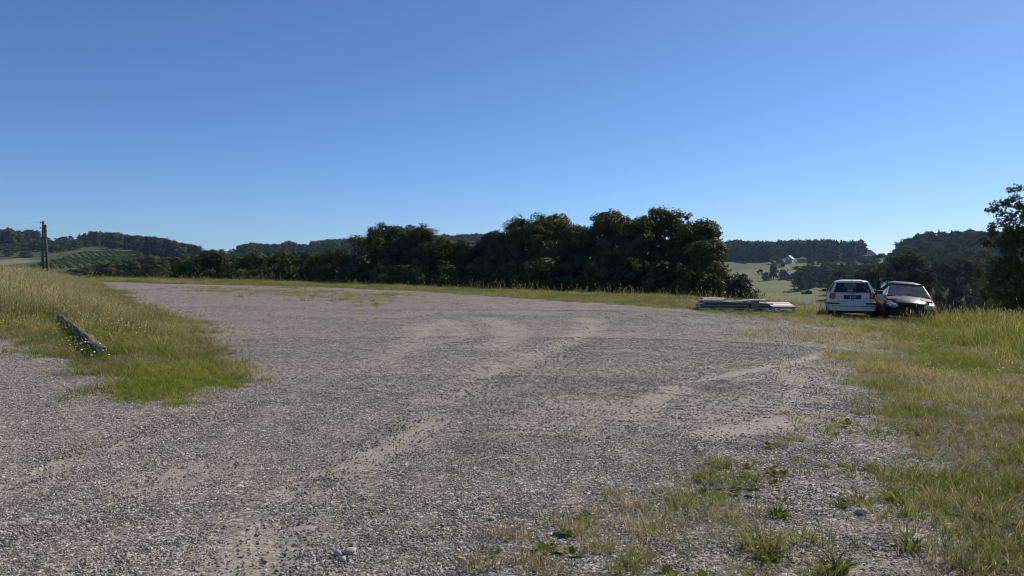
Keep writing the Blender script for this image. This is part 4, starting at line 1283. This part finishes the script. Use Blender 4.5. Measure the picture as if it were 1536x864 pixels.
def boards():
    dep = 29.0; s = dep / FPX
    c = polar(1050, dep); yaw = math.atan2(-.35, 3.4) * 0
    X = lambda px: (px - 1050) * s
    g0 = polar(1085, dep); rz = R(-4)
    rng = random.Random(9)
    G1 = 'weathered boards in the long stack'
    def board(px0, px1, y, z, w, t, mat, label, group=G1, tilt=0, yaw=0, nail=True):
        L = (px1 - px0) * s
        x = c.x + (X(px0) + X(px1)) / 2
        gz = g0.z
        root = empty('board', (x, c.y + y, gz + z), (0, tilt, rz + yaw)); tag(root, label, 'board', group)
        mb = MB(); n = 6
        rings = []
        for i in range(n + 1):
            xx = -L / 2 + L * i / n; dz = rng.uniform(-.006, .006)
            rings.append([(xx, -w / 2, dz), (xx, w / 2, dz), (xx, w / 2, t + dz), (xx, -w / 2, t + dz)])
        mb.loft(rings).build('plank', mat, root, bevel=.004)
        for e in (-1, 1):
            MB().box((e * (L / 2 - .012), 0, t / 2), (.03, w + .012, t + .012)).build('end_band', M['steel'], root)
        return root
    z = .07; k = 0
    lay = 'weathered grey board lying in the long low stack on the verge'
    while z < .41:
        for y in (-.42, -.14, .14, .42):
            if rng.random() < .22 and z > .2: continue
            a = 1050 + rng.uniform(-2.2, 3); b = 1121 + rng.uniform(-5, 4)
            if z > .34: b -= rng.uniform(5, 30)
            board(a, b, y + rng.uniform(-.13, .09), z, .25, .034, M['board_grey'], lay, tilt=R(rng.uniform(-.5, .5)))
        z += .060
        if z < .46:
            z += .0
    # bearers under the stack
    for px in (1058, 1085, 1112, 1140):
        o = MB().box((0, 0, .0), (.12, 1.2, .12)).build('bearer', M['board_grey'])
        o.location = (c.x + X(px), c.y, g0.z); tag(o, 'squared timber bearer under the stacked boards', 'beam', 'bearers under the stack')
    board(1051, 1086, -.1, z + .012, .5, .03, M['board_pale'], 'pale board on top of the left end of the stack', tilt=R(.4))
    # right half, lower
    z = .07
    while z < .29:
        for y in (-.3, 0, .3):
            board(1123 + rng.uniform(-1, 2), 1153 + rng.uniform(-3, 3), y + rng.uniform(-.1, .07), z, .27, .034, M['board_grey'], 'shorter dark board in the lower right half of the stack', 'shorter boards in the stack')
        z += .055
    board(1114, 1148, -.1, z + .085, .55, .028, M['board_pale'], 'long pale board bridging the two halves of the stack', tilt=R(.3))
    o = MB().box((0, 0, .15), (.32, .04, .31)).build('faded_sheet', M['sheet_green'], bevel=.004)
    o.location = (c.x + X(1125), c.y - .62, g0.z + .1); tag(o, 'faded green-yellow sheet leaning against the middle of the stack', 'sheet')
    # pallet
    p = polar(1171, dep - .4)
    root = empty('pallet', p + Vector((0, 0, -.03)), (R(7), 0, R(-6))); tag(root, 'bleached wooden pallet resting beside the right end of the stack', 'pallet')
    w = 33 * s
    for i in range(6):
        MB().box((0, -.45 + .18 * i, .30), (w, .15, .025)).build('top_slat', M['board_pale'], root)
    for i in range(3):
        for y in (-.45, 0, .45):
            MB().box(((i - 1) * (w / 2 - .06), y, .19), (.1, .12, .17)).build('block', M['board_grey'], root)
    for y in (-.45, 0, .45):
        MB().box((0, y, .275), (w, .1, .02)).build('stringer', M['board_grey'], root)
    for y in (-.45, .45):
        MB().box((0, y, .09), (w, .1, .025)).build('bottom_slat', M['board_pale'], root)
    o = board(1154, 1175, -1.0, .05, .16, .03, M['board_pale'], 'pale loose board on the grass in front of the pallet', 'loose boards')
boards()

# ------------------------------------------------------------------ cars
M['paint_white'] = plain('white_car_paint', (.66, .61, .54), .35, .4, coat=.3, var=.08, scale=3)
M['paint_dark'] = plain('dark_grey_car_paint', (.022, .026, .034), .40, .35, metal=0, coat=.05, var=.1, scale=3)
M['black_plastic'] = plain('black_plastic', (.018, .018, .02), .55, .4, var=.2)
M['rubber'] = plain('tyre_rubber', (.022, .022, .022), .85, .3, var=.2)
M['alloy'] = plain('wheel_metal', (.42, .42, .43), .35, .5, metal=.7, var=.15)
M['seat'] = plain('dark_seat_cloth', (.03, .03, .035), .9, .2, var=.2)
M['plate'] = plain('dark_plate', (.03, .03, .045), .5, .4, var=.2)
M['plate_mark'] = plain('pale_plate_marks', (.55, .55, .55), .6, .3, var=.1)
M['cabin_grey'] = plain('pale_cabin_lining', (.35, .35, .34), .9, .2, var=.1)
def mk_glass(name, tint, gl=.14):
    m, nt, out = new_mat(name); k = NT(nt)
    t = k.n('ShaderNodeBsdfTransparent'); t.inputs[0].default_value = (*tint, 1)
    g = k.n('ShaderNodeBsdfGlossy'); g.inputs['Roughness'].default_value = .03
    fr = k.n('ShaderNodeFresnel'); fr.inputs[0].default_value = 1.5
    f = k.math('ADD', fr.outputs[0], gl, clamp=True)
    mx = k.n('ShaderNodeMixShader'); k.L(f, mx.inputs[0]); k.L(t.outputs[0], mx.inputs[1]); k.L(g.outputs[0], mx.inputs[2]); k.L(mx.outputs[0], out.inputs[0])
    return m
M['car_glass'] = mk_glass('car_glass', (.55, .60, .60), .02)
M['lamp_glass'] = plain('clear_lamp_lens', (.62, .64, .66), .12, .6, metal=.5, var=.15, scale=14)
M['lamp_red'] = plain('red_lamp_lens', (.28, .018, .015), .2, .6, var=.2, scale=9)
M['lamp_amber'] = plain('amber_lamp_lens', (.36, .10, .02), .2, .6, var=.2, scale=9)

def mk_dusty_sky():
    m, nt, out = new_mat('dusty_sky_glass'); k = NT(nt)
    t = k.n('ShaderNodeBsdfTransparent'); t.inputs[0].default_value = (.6, .66, .64, 1)
    d = k.n('ShaderNodeBsdfTranslucent'); d.inputs[0].default_value = (.30, .45, .52, 1)
    e = k.bsdf((.24, .35, .41), .5, .5)  # dust film whose blue-grey colour also stands in for reflected sky
    m1 = k.n('ShaderNodeMixShader'); m1.inputs[0].default_value = .5; k.L(d.outputs[0], m1.inputs[1]); k.L(e.outputs[0], m1.inputs[2])
    nz = k.noise(k.n('ShaderNodeTexCoord').outputs['Object'], 2.5, 4)
    m2 = k.n('ShaderNodeMixShader'); k.L(k.math('MULTIPLY', nz, .30), m2.inputs[0]); k.L(t.outputs[0], m2.inputs[1]); k.L(m1.outputs[0], m2.inputs[2])
    g = k.n('ShaderNodeBsdfGlossy'); g.inputs['Roughness'].default_value = .08
    fr = k.n('ShaderNodeFresnel'); fr.inputs[0].default_value = 1.5
    m3 = k.n('ShaderNodeMixShader'); k.L(fr.outputs[0], m3.inputs[0]); k.L(m2.outputs[0], m3.inputs[1]); k.L(g.outputs[0], m3.inputs[2])
    k.L(m3.outputs[0], out.inputs[0])
    return m
M['dusty_sky_glass'] = mk_dusty_sky()

def sect(y, w, zb, zt, crown=.02, tuck=.05):
    """closed body cross section at y"""
    hf = [(w * .55, zb), (w - tuck, zb + .015), (w, zb + .10), (w + .005, (zb + zt) * .5), (w - .02, zt - .09), (w - .075, zt), (w * .5, zt + crown)]
    pts = [(x, y, z) for x, z in hf] + [(-x, y, z) for x, z in reversed(hf)]
    return pts

def wheel(root, x, y, r, w=.17):
    wo = MB().disc((x, y, r), (1, 0, 0), r * .62, r, w, 24).build('wheel', M['rubber'], root, smooth=True)
    rim = MB().disc((x, y, r), (1, 0, 0), r * .12, r * .66, w * .8, 24)
    rim.disc((x, y, r), (1, 0, 0), 0.0, r * .2, w * .86, 12)
    rim.build('rim', M['alloy'], wo, smooth=True)

def pillar(mb, a, b, t=.04, wy=.07):
    ax, ay, az = a; bx, by, bz = b
    mb.hexa([(ax - t, ay - wy, az), (ax + t, ay - wy, az), (ax + t, ay + wy, az), (ax - t, ay + wy, az), (bx - t, by - wy, bz), (bx + t, by - wy, bz), (bx + t, by + wy, bz), (bx - t, by + wy, bz)])

def pane(root, name, pts, mat, thick=.006):
    p = [Vector(q) for q in pts]
    n = (p[1] - p[0]).cross(p[3] - p[0]).normalized() * thick
    return MB().hexa(p + [q + n for q in p]).build(name, mat, root)

def cabin(root, paint, base_y, roof_y, zb, zr, wb, wr, seats=True, cy=None):
    """pillars, roof, glass; base_y=(rear,front) at the belt, roof_y=(rear,front) at the roof"""
    y0, y3 = base_y; y1, y2 = roof_y
    roof = MB(); rings = []
    for i in range(9):
        t = i / 8; y = y1 - .03 + (y2 - y1 + .06) * t
        e = .03 * math.sin(t * math.pi); sh = .05 * (1 - math.sin(t * math.pi) ** .5)
        rings.append([(-wr, y, zr - .06 - sh * .4), (-wr * .97, y, zr - .015 + e * .4 - sh * .5), (-wr * .55, y, zr + .015 + e - sh * .5), (wr * .55, y, zr + .015 + e - sh * .5), (wr * .97, y, zr - .015 + e * .4 - sh * .5), (wr, y, zr - .06 - sh * .4), (wr * .6, y, zr - .06), (-wr * .6, y, zr - .06)])
    roof.loft(rings).build('roof', paint, root, smooth=True)
    ym = (y1 + y2) / 2 - .02
    for sx in (-1, 1):
        mb = MB(); pillar(mb, (sx * (wb - .035), y3, zb), (sx * (wr - .03), y2, zr - .055), .032, .045); mb.build('front_pillar', paint, root, bevel=.008)
        mb = MB(); pillar(mb, (sx * (wb - .03), ym, zb), (sx * (wr - .03), ym, zr - .055), .025, .05); mb.build('middle_pillar', M['black_plastic'], root, bevel=.006)
        mb = MB(); pillar(mb, (sx * (wb - .07), y0 + .10, zb), (sx * (wr - .055), y1 + .10, zr - .055), .062, .13); mb.build('rear_pillar', paint, root, bevel=.015)
        a, b = sx * (wb - .012), sx * (wr - .008)
        pane(root, 'side_window', [(a, y0 + .24, zb + .01), (a, ym - .055, zb + .01), (b, ym - .055, zr - .075), (b, y1 + .24, zr - .075)], M['car_glass'])
        pane(root, 'side_window', [(a, ym + .055, zb + .01), (a, y3 - .05, zb + .01), (b, y2 - .05, zr - .075), (b, ym + .055, zr - .075)], M['car_glass'])
    if seats:
        fy = y0 + (y3 - y0) * .52
        for sx in (-1, 1):
            st = MB().box((sx * .34, fy, zb - .12), (.46, .14, .62)).build('seat', M['seat'], root, bevel=.04)
            MB().box((sx * .34, fy - .03, zb + .29), (.25, .10, .19)).build('headrest', M['seat'], st, bevel=.04)
        MB().box((0, y0 + .75, zb - .12), (1.2, .16, .34)).build('rear_seat', M['seat'], root, bevel=.04)

def white_car():
    az = R(21.3)
    p = polar(1279, 27.9)
    g = Vector((p.x, p.y, p.z))
    root = empty('parked_car', g + Vector((0, 0, -.02)), (0, 0, -az)); tag(root, 'white hatchback parked with its tail towards us beside the dark wreck', 'car')
    P = M['paint_white']
    b = MB().loft([sect(.04, .73, .40, .955), sect(.12, .785, .33, .965), sect(.6, .815, .26, .965), sect(1.6, .825, .24, .955), sect(2.6, .82, .24, .94), sect(3.2, .80, .26, .85), sect(3.58, .74, .3, .74), sect(3.7, .64, .36, .62)])
    b.build('body', P, root, smooth=False, bevel=.012)
    cabin(root, P, (.08, 2.72), (.36, 1.95), .955, 1.41, .775, .585)
    pane(root, 'windscreen', [(.70, 2.70, .97), (-.70, 2.70, .97), (-.54, 1.98, 1.34), (.54, 1.98, 1.34)], M['dusty_sky_glass'])
    # tailgate with window
    pane(root, 'rear_window', [(-.66, .035, .985), (.66, .035, .985), (.53, .30, 1.345), (-.53, .30, 1.345)], M['car_glass'])
    MB().hexa([(-.72, .03, .955), (.72, .03, .955), (.72, .10, .955), (-.72, .10, .955), (-.69, .05, .985), (.69, .05, .985), (.69, .12, .985), (-.69, .12, .985)]).build('window_sill', P, root)
    MB().hexa([(-.55, .30, 1.335), (.55, .30, 1.335), (.55, .38, 1.335), (-.55, .38, 1.335), (-.55, .32, 1.375), (.55, .32, 1.375), (.55, .42, 1.375), (-.55, .42, 1.375)]).build('window_header', P, root)
    for sx in (-1, 1):
        MB().hexa([(sx * .655, .025, .98), (sx * .775, .06, .97), (sx * .775, .16, .97), (sx * .655, .1, .98), (sx * .525, .30, 1.35), (sx * .59, .34, 1.36), (sx * .59, .42, 1.36), (sx * .525, .38, 1.35)]).build('window_post', P, root, bevel=.01)
    tg = MB().hexa([(-.58, .012, .645), (.58, .012, .645), (.58, .05, .645), (-.58, .05, .645), (-.60, .02, .955), (.60, .02, .955), (.60, .06, .955), (-.60, .06, .955)]).build('tailgate', P, root, bevel=.008)
    pr = MB().box((0, .004, .81), (.60, .022, .155)).build('plate', M['plate'], tg, bevel=.004)
    mk = MB()
    for x, w, h in ((-.12, .03, .06), (-.07, .035, .075), (0.0, .03, .05), (.05, .035, .075), (.11, .05, .05)):
        mk.box((x, -.012, .805), (w * .5, .012, h)); mk.box((x + w * .3, -.012, .81 + h * .3), (w * .6, .012, h * .3))
    mk.build('plate_lettering', M['plate_mark'], tg)
    em = MB().disc((0, .004, .925), (0, 1, 0), .03, .045, .02, 20)
    em.box((0, .004, .925), (.012, .02, .07)); em.build('badge', M['steel'], tg)
    MB().box((0, .006, .70), (.12, .02, .022)).build('latch_handle', M['black_plastic'], tg)
    wp = MB().tube([(0, .03, .99), (.05, .06, 1.02), (.36, .05, 1.01)], .012, 6).build('rear_wiper', M['black_plastic'], root)
    for sx in (-1, 1):
        l = MB().hexa([(sx * .582, -.005, .745), (sx * .772, .02, .745), (sx * .80, .2, .745), (sx * .6, .1, .745), (sx * .582, .0, .962), (sx * .755, .024, .958), (sx * .785, .2, .955), (sx * .6, .1, .962)])
        lo = l.build('tail_light', M['lamp_red'], root, bevel=.01)
        MB().hexa([(sx * .60, -.010, .775), (sx * .70, .004, .775), (sx * .70, .05, .775), (sx * .6, .05, .775), (sx * .60, -.009, .85), (sx * .70, .005, .85), (sx * .70, .05, .85), (sx * .6, .05, .85)]).build('amber_lens', M['lamp_amber'], lo)
    bp = MB().loft([[(-.82, .5, z0), (-.82, .06, z0), (-.74, -.05, z0), (-.3, -.09, z0), (.3, -.09, z0), (.74, -.05, z0), (.82, .06, z0), (.82, .5, z0), (.75, .5, z0), (.7, .10, z0), (-.7, .1, z0), (-.75, .5, z0)] for z0 in (.30, .36, .62, .64)])
    bo = bp.build('bumper', P, root, bevel=.012)
    for sx in (-1, 1):
        MB().hexa([(sx * .45, -.096, .545), (sx * .745, -.064, .545), (sx * .745, -.03, .545), (sx * .45, -.05, .545), (sx * .45, -.096, .6), (sx * .745, -.064, .6), (sx * .745, -.03, .6), (sx * .45, -.05, .6)]).hexa(
            [(sx * .745, -.064, .545), (sx * .833, .06, .545), (sx * .80, .06, .545), (sx * .74, -.03, .545), (sx * .745, -.064, .6), (sx * .833, .06, .6), (sx * .80, .06, .6), (sx * .74, -.03, .6)]).build('bumper_strip', M['black_plastic'], bo)
    MB().box((0, -.075, .475), (1.42, .045, .022)).build('bumper_groove', M['black_plastic'], bo)
    MB().box((0, .25, .27), (1.4, .4, .14)).build('underbody', M['black_plastic'], root)
    for sx in (-1, 1):
        for y in (.62, 3.05):
            wheel(root, sx * .735, y, .28)
            MB().disc((sx * .80, y, .30), (1, 0, 0), .0, .335, .06, 24).build('wheel_arch', M['black_plastic'], root)
        ml = MB().box((sx * .905, 2.42, 1.0), (.19, .10, .13)).build('mirror', P, root, bevel=.03)
        MB().box((sx * .905, 2.365, 1.0), (.15, .012, .10)).build('mirror_glass', M['window_glass'], ml)
        MB().box((sx * .832, 1.5, .52), (.016, 2.2, .05)).build('side_strip', M['black_plastic'], root)
    dr = MB().hexa([(.84, 1.45, .32), (.875, 1.45, .32), (.86, 2.5, .32), (.83, 2.5, .32), (.84, 1.45, .95), (.875, 1.45, .95), (.86, 2.5, .95), (.83, 2.5, .95)])
    MB().tube([(0, .42, 1.42), (0, .40, 1.47)], [.014, .006], 8).build('aerial_base', M['black_plastic'], root)
    MB().box((0, 2.35, .86), (1.4, .4, .2)).build('dashboard', M['seat'], root, bevel=.04)
    MB().box((0, 1.5, .45), (1.4, 2.4, .05)).build('cabin_floor', M['seat'], root)
white_car()

def dark_car():
    p = polar(1366, 26.2)
    # local: front at y=0 facing -y (towards us), tail at +y
    view = math.atan2(p.x, p.y)
    root = empty('parked_car', p + Vector((0, 0, -.06)), (R(1.0), R(4.2), -view + R(8)))
    tag(root, 'dark grey car wreck without front bumper facing us beside the white hatchback', 'car')
    P = M['paint_dark']
    # body behind the open nose
    MB().loft([sect(.55, .80, .24, .80, .03), sect(.9, .825, .23, .86, .03), sect(1.25, .835, .23, .90), sect(2.4, .84, .23, .93), sect(3.4, .83, .25, .95), sect(3.9, .78, .32, .95), sect(4.05, .68, .42, .90)]).build('body', P, root, bevel=.012)
    cabin(root, P, (3.95, 1.05), (3.35, 1.85), .90, 1.36, .775, .575)
    pane(root, 'windscreen', [(.70, 1.0, .91), (-.70, 1.0, .91), (-.53, 1.78, 1.315), (.53, 1.78, 1.315)], M['dusty_sky_glass'])
    MB().box((0, 1.83, 1.325), (1.1, .12, .05)).build('screen_header', P, root, bevel=.01)
    MB().box((0, 1.35, .86), (1.4, .5, .12)).build('dashboard', M['seat'], root, bevel=.04)
    MB().box((0, 2.5, .5), (1.4, 2.4, .05)).build('cabin_floor', M['seat'], root)
    for sx in (-1, 1):
        MB().tube([(sx * .3, .98, .925), (sx * .1 - .1, 1.1, 1.0)], .012, 6).build('wiper', M['black_plastic'], root)
    # bonnet: curved sheet
    rows_ = []
    for j in range(7):
        t = j / 6; y = .06 + .95 * t; z = .66 + .25 * t ** .62
        w = .50 + .20 * t ** .7
        rows_.append([(w * u, y + .16 * (u * u) * (1 - t), z - .055 * u * u) for u in np.linspace(-1, 1, 9)])
    mb = MB(); top = []
    for r_ in rows_: top.append([(x, y, z + .02) for x, y, z in r_] + [(x, y, z - .012) for x, y, z in reversed(r_)])
    mb.loft(top); mb.build('bonnet', P, root, smooth=True)
    # wings
    for sx in (-1, 1):
        mb = MB(); rr = []
        for t in np.linspace(0, 1, 6):
            y = .18 + .9 * t
            wi = .54 + .17 * t ** .7; wo_ = .76 + .07 * t ** .5
            zt = .645 + .225 * t ** .62
            zlow = .52 if t < .45 else .62
            rr.append([(sx * wi, y, zt), (sx * (wo_ - .03), y, zt - .03), (sx * wo_, y, zt - .10), (sx * (wo_ + .01), y, zlow), (sx * (wo_ - .03), y, zlow), (sx * (wo_ - .06), y, zt - .13), (sx * wi, y, zt - .06)])
        mb.loft(rr).build('wing', P, root, smooth=False, bevel=.006)
        # headlamp: swept almond
        hl = MB(); R2 = []
        for t, h, o in ((0, .02, 0), (.2, .085, .01), (.5, .10, .04), (.8, .085, .12), (1, .03, .22)):
            x = sx * (.42 + .36 * t); y = .10 + o; zc = .60 + .03 * t
            R2.append([(x, y - .03, zc - h), (x, y - .05, zc), (x, y - .03, zc + h * .75), (x, y + .1, zc + h * .8), (x, y + .1, zc - h)])
        h_ = hl.loft(R2).build('headlight', M['lamp_glass'], root, smooth=True)
        MB().disc((sx * .60, .075, .61), (0, 1, 0), .0, .055, .05, 16).build('reflector', M['alloy'], h_, smooth=True)
        if sx < 0:        # the other mirror is missing
          ml = MB().box((sx * .92, 1.28, .99), (.2, .11, .13)).build('mirror', M['black_plastic'], root, bevel=.03)
          MB().box((sx * .92, 1.345, .99), (.16, .012, .11)).build('mirror_glass', M['window_glass'], ml)
        for y in (.62, 3.2):
            wheel(root, sx * .745, y, .29)
            MB().disc((sx * .805, y, .31), (1, 0, 0), .0, .345, .06, 24).build('wheel_arch', M['black_plastic'], root)
    # open front: crash bar, radiator and engine lumps
    MB().box((0, .50, .45), (1.42, .05, .50)).build('radiator', M['black_plastic'], root)
    MB().box((0, .20, .40), (1.15, .07, .09)).build('crash_bar', M['black_plastic'], root, bevel=.01)
    eng = MB()
    rng = random.Random(3)
    for i in range(9):
        eng.box((rng.uniform(-.5, .5), rng.uniform(.28, .44), rng.uniform(.28, .54)), (rng.uniform(.08, .2), .1, rng.uniform(.06, .14)))
    eng.build('engine_parts', M['black_plastic'], root, bevel=.01)
    MB().box((.03, .15, .44), (.04, .03, .08)).build('tow_bracket', M['steel'], root)
    for sx in (-1, 1):
        MB().box((sx * .62, .3, .36), (.05, .4, .1)).build('chassis_rail', M['black_plastic'], root)
    MB().tube([(.05, 1.98, 1.39), (.02, 2.12, 1.66)], [.01, .004], 6).build('aerial', M['black_plastic'], root)
dark_car()

# leaning cut branch between the two cars
def leaning_branch():
    p = polar(1314, 29.2)
    s = 29.2 / FPX
    root = empty('leaning_trunk', p); tag(root, 'dark leaning cut tree trunk with a pale sawn tip between the two cars', 'trunk')
    top = Vector((12.5 * s, .3, EYE - (421 - 402) * s - p.z))
    MB().tube([(-2 * s, 0, -.2), (1.5 * s, .1, top.z * .35), (7 * s, .2, top.z * .7), top], [.10, .09, .075, .055], 10).build('bark', M['dark_bark'], root, smooth=True)
    MB().tube([top + Vector((-.005, 0, -.01)), top + Vector((.045, .0, .10))], [.058, .05], 10).build('sawn_end', M['cut_wood'], root)
    MB().tube([(6 * s, .2, top.z * .62), (13 * s, .5, top.z * .82), (15 * s, .6, top.z * 1.15)], [.06, .04, .02], 6).build('side_branch', M['dark_bark'], root, smooth=True)
leaning_branch()
px_tree('dark_bush', 1322, 436, 9, 30.2, 1400, 'dark weedy bush growing between the two parked cars', 'bush', nclust=60, nleaf=40, leaf=.09, clust=.2, crown_base=0, nlobes=6)

# tall seeding plants right of the dark car
def seeding_plant(px, py_top, dep, label, seed):
    p = polar(px, dep); s = dep / FPX
    H = EYE - (py_top - 402) * s - p.z
    rng = random.Random(seed)
    root = empty('seeding_plant', p); tag(root, label, 'plant', 'tall seeding plants right of the dark car')
    ln = rng.uniform(-.1, .22)
    pts = [(0, 0, -.05), (ln * .2, 0, H * .5), (ln, .05, H * .8)]
    MB().tube(pts, [.012, .009, .006], 6).build('stem', M['straw'], root)
    v = []; q = []
    for k in range(70):
        t = rng.random(); c = Vector((ln, .05, H * .75)).lerp(Vector((ln * 1.35, .06, H)), t)
        r = .075 * (1 - .75 * abs(t - .35)); a = rng.uniform(0, 6.28); u = Vector((math.cos(a), math.sin(a), rng.uniform(-.2, .9))).normalized()
        e = c + u * r; w = u.cross(Vector((0, 0, 1))).normalized() * .016
        b = len(v); v += [c, (c + e) / 2 + w, e, (c + e) / 2 - w]; q.append((b, b + 1, b + 2, b + 3))
    me = np_mesh('seed_head', np.array([tuple(a) for a in v]), np.array(q), M['straw'])
    o = bpy.data.objects.new('seed_head', me); COL.objects.link(o); o.parent = root
for i, (px, yt, dep, lab) in enumerate([(1397, 437, 25.5, 'pinkish seeding plant closest to the dark car'), (1403, 432, 25.8, 'tallest pinkish seeding plant in the clump beside the dark car'), (1408, 436, 25.3, 'bushy pinkish seeding plant on the right of the clump'),
                                        (1418, 431, 25.6, 'lone pale seeding plant leaning right of the pinkish clump'), (1437, 444, 25.0, 'slanting seeding plant above the tall grass at right'), (1452, 448, 24.6, 'short seeding plant farthest right above the tall grass')]):
    seeding_plant(px, yt, dep, lab, 50 + i)

# ------------------------------------------------------------------ separate stones and weed tufts on the gravel
def stone_thing(px, py, r, label, seed, mat):
    bm = bmesh.new(); bmesh.ops.create_icosphere(bm, subdivisions=2, radius=1)
    rr = random.Random(seed); ax = [rr.uniform(.7, 1.2) for _ in range(3)]
    for v in bm.verts:
        n = math.sin(v.co.x * 3 + seed) * .08 + math.sin(v.co.y * 4 + seed * 2) * .07 + rr.uniform(-.03, .03)
        v.co = Vector((v.co.x * ax[0], v.co.y * ax[1], v.co.z * .72)) * (1 + n)
    me = bpy.data.meshes.new('stone'); bm.to_mesh(me); bm.free(); me.materials.append(mat)
    me.polygons.foreach_set('use_smooth', [True] * len(me.polygons))
    o = bpy.data.objects.new('loose_stone', me); COL.objects.link(o)
    p = ground(px, py); o.location = p + Vector((0, 0, r * .45)); o.scale = (r, r, r); o.rotation_euler = (0, 0, seed)
    tag(o, label, 'stone', 'larger stones on the near gravel')
M['pale_stone'] = plain('pale_stone', (.42, .40, .36), .85, .2, var=.25, scale=2, bump=.3)
stone_thing(506, 833, .026, 'pale rounded stone, left of the near pair', 1, M['pale_stone'])
stone_thing(525, 830, .028, 'pale rounded stone casting a shadow, right of the near pair', 2, M['pale_stone'])
stone_thing(514, 841, .021, 'flat whitish stone just in front of the near pair', 3, M['pale_stone'])
stone_thing(530, 818, .017, 'small half buried stone behind the near pair', 4, M['pale_stone'])
stone_thing(529, 762, .018, 'small white stone farther up the near gravel', 5, M['pale_stone'])
stone_thing(738, 780, .018, 'white pebble beside the leftmost dry tuft', 6, M['pale_stone'])
stone_thing(1373, 737, .026, 'flat pale stone on the bare patch in the right grass', 7, M['pale_stone'])
stone_thing(1292, 771, .034, 'grey stone among the weeds at lower right', 8, M['pale_stone'])

def tuft_thing(px, py, kind, size, label, seed):
    p = ground(px, py)
    rng = np.random.default_rng(seed)
    if kind == 'green':
        v, q, h = blades(rng, 90, .13, .075, .006, 1.3); mat = M['tuft_green']
    elif kind == 'dry':
        v, q, h = blades(rng, 70, .15, .08, .0045, 1.1); mat = M['tuft_dry']
    elif kind == 'stem':
        v, q, h = blades(rng, 22, .34, .07, .005, .5, 4, 9, .04); mat = M['weed']
    else:
        v, q, h = blades(rng, 34, .10, .045, .015, 1.3); mat = M['weed']
    me = np_mesh('weed_tuft', v * size, q, mat, {'h': ('FLOAT', h)})
    o = bpy.data.objects.new('weed_tuft' if kind != 'dry' else 'dry_tuft', me); COL.objects.link(o); o.location = p - Vector((0, 0, .01))
    tag(o, label, 'weed' if kind != 'dry' else 'dry tuft', 'weed tufts on the near gravel')
for i, (px, py, kd, sz, lab) in enumerate([
    (748, 806, 'dry', 1.1, 'brown dry tuft farthest left beside the white pebble'),
    (785, 805, 'dry', .8, 'thin brown tuft just right of the leftmost dry tuft'),
    (722, 852, 'dry', 1.3, 'bushy brown tuft at the bottom edge, leftmost one there'),
    (788, 845, 'dry', 1.1, 'brown dry tuft at the bottom between two others'),
    (822, 858, 'dry', 1.0, 'brown tuft at the bottom edge left of the green pair'),
    (826, 820, 'leaf', .6, 'tiny bright green weed above the bottom dry tufts'),
    (902, 826, 'green', 1.0, 'bright green tuft behind the green pair near the bottom'),
    (955, 842, 'green', 1.0, 'green tuft of the near pair, right and higher one'),
    (936, 858, 'green', 1.1, 'green tuft of the near pair, left one at the bottom edge'),
    (880, 785, 'green', .7, 'small green tuft left of centre on the weedy gravel'),
    (848, 788, 'dry', .7, 'faint dry tuft left of the small green tuft'),
    (920, 743, 'dry', .8, 'greyish tuft farthest up the bare gravel edge'),
    (960, 762, 'dry', .7, 'greyish flat tuft beside the bare soil'),
    (1012, 750, 'green', .6, 'dark low tuft left of the big green clump'),
    (1062, 722, 'green', 1.2, 'lower half of the big green clump on the gravel edge'),
    (1076, 700, 'green', 1.3, 'upper half of the big green clump on the gravel edge'),
    (1098, 782, 'green', .9, 'green tuft alone on the gravel below the big clump'),
    (1168, 775, 'leaf', 1.2, 'tall yellow-green weed in the middle of the weedy gravel'),
    (1140, 820, 'green', 1.6, 'wide grassy clump near the bottom middle'),
    (1150, 838, 'leaf', 1.2, 'broad leaved weed in front of the wide grassy clump'),
    (1262, 760, 'leaf', .9, 'yellow-green weed left of a matching one'),
    (1290, 755, 'green', 1.1, 'low green clump right of the yellow-green weed'),
    (1345, 752, 'leaf', 1.5, 'tallest bright weed at the edge of the right grass'),
    (1362, 822, 'leaf', 1.4, 'bright rosette weed near the bottom right'),
    (1250, 858, 'leaf', 1.5, 'large leaved weed at the bottom edge right of centre'),
    (1236, 700, 'leaf', .7, 'dark tiny weed alone on the mid gravel'),
    (1308, 705, 'green', .8, 'small green tuft alone right of the tiny weed'),
    (1228, 678, 'dry', .6, 'brown speck of dry tuft on the gravel'),
    (1195, 660, 'green', .9, 'green tuft at the end of the pale tyre mark'),
    (1172, 668, 'green', .8, 'low tuft left of the end of the pale tyre mark'),
    (1285, 620, 'green', .8, 'dark flat tuft on the upper gravel edge'),
    (1262, 625, 'green', .6, 'smaller flat tuft left of the dark one on the upper gravel'),
    (1355, 800, 'stem', 1.0, 'thin stalky plant above the bright rosette'),
    (1440, 850, 'stem', 1.1, 'stalky grass clump at the lower right edge'),
    (1490, 845, 'stem', 1.2, 'tall stalky clump in the bottom right corner'),
    (1242, 820, 'stem', .9, 'lone thin stalk left of the large leaved weed'),
]):
    tuft_thing(px, py, kd, sz, lab, 900 + i)

# ------------------------------------------------------------------ haze over the valley
def haze():
    m, nt, out = new_mat('haze'); k = NT(nt)
    v = k.n('ShaderNodeVolumePrincipled')
    v.inputs['Color'].default_value = (.42, .66, 1.0, 1)
    v.inputs['Density'].default_value = HAZE
    v.inputs['Anisotropy'].default_value = .2
    k.L(v.outputs[0], out.inputs['Volume'])
    o = MB().box((0, 0, 16), (2510, 2510, 110)).build('haze', m)
    tag(o, 'thin bluish haze over the valley and far hills', 'haze', kind='stuff')
HAZE = .0001
haze()
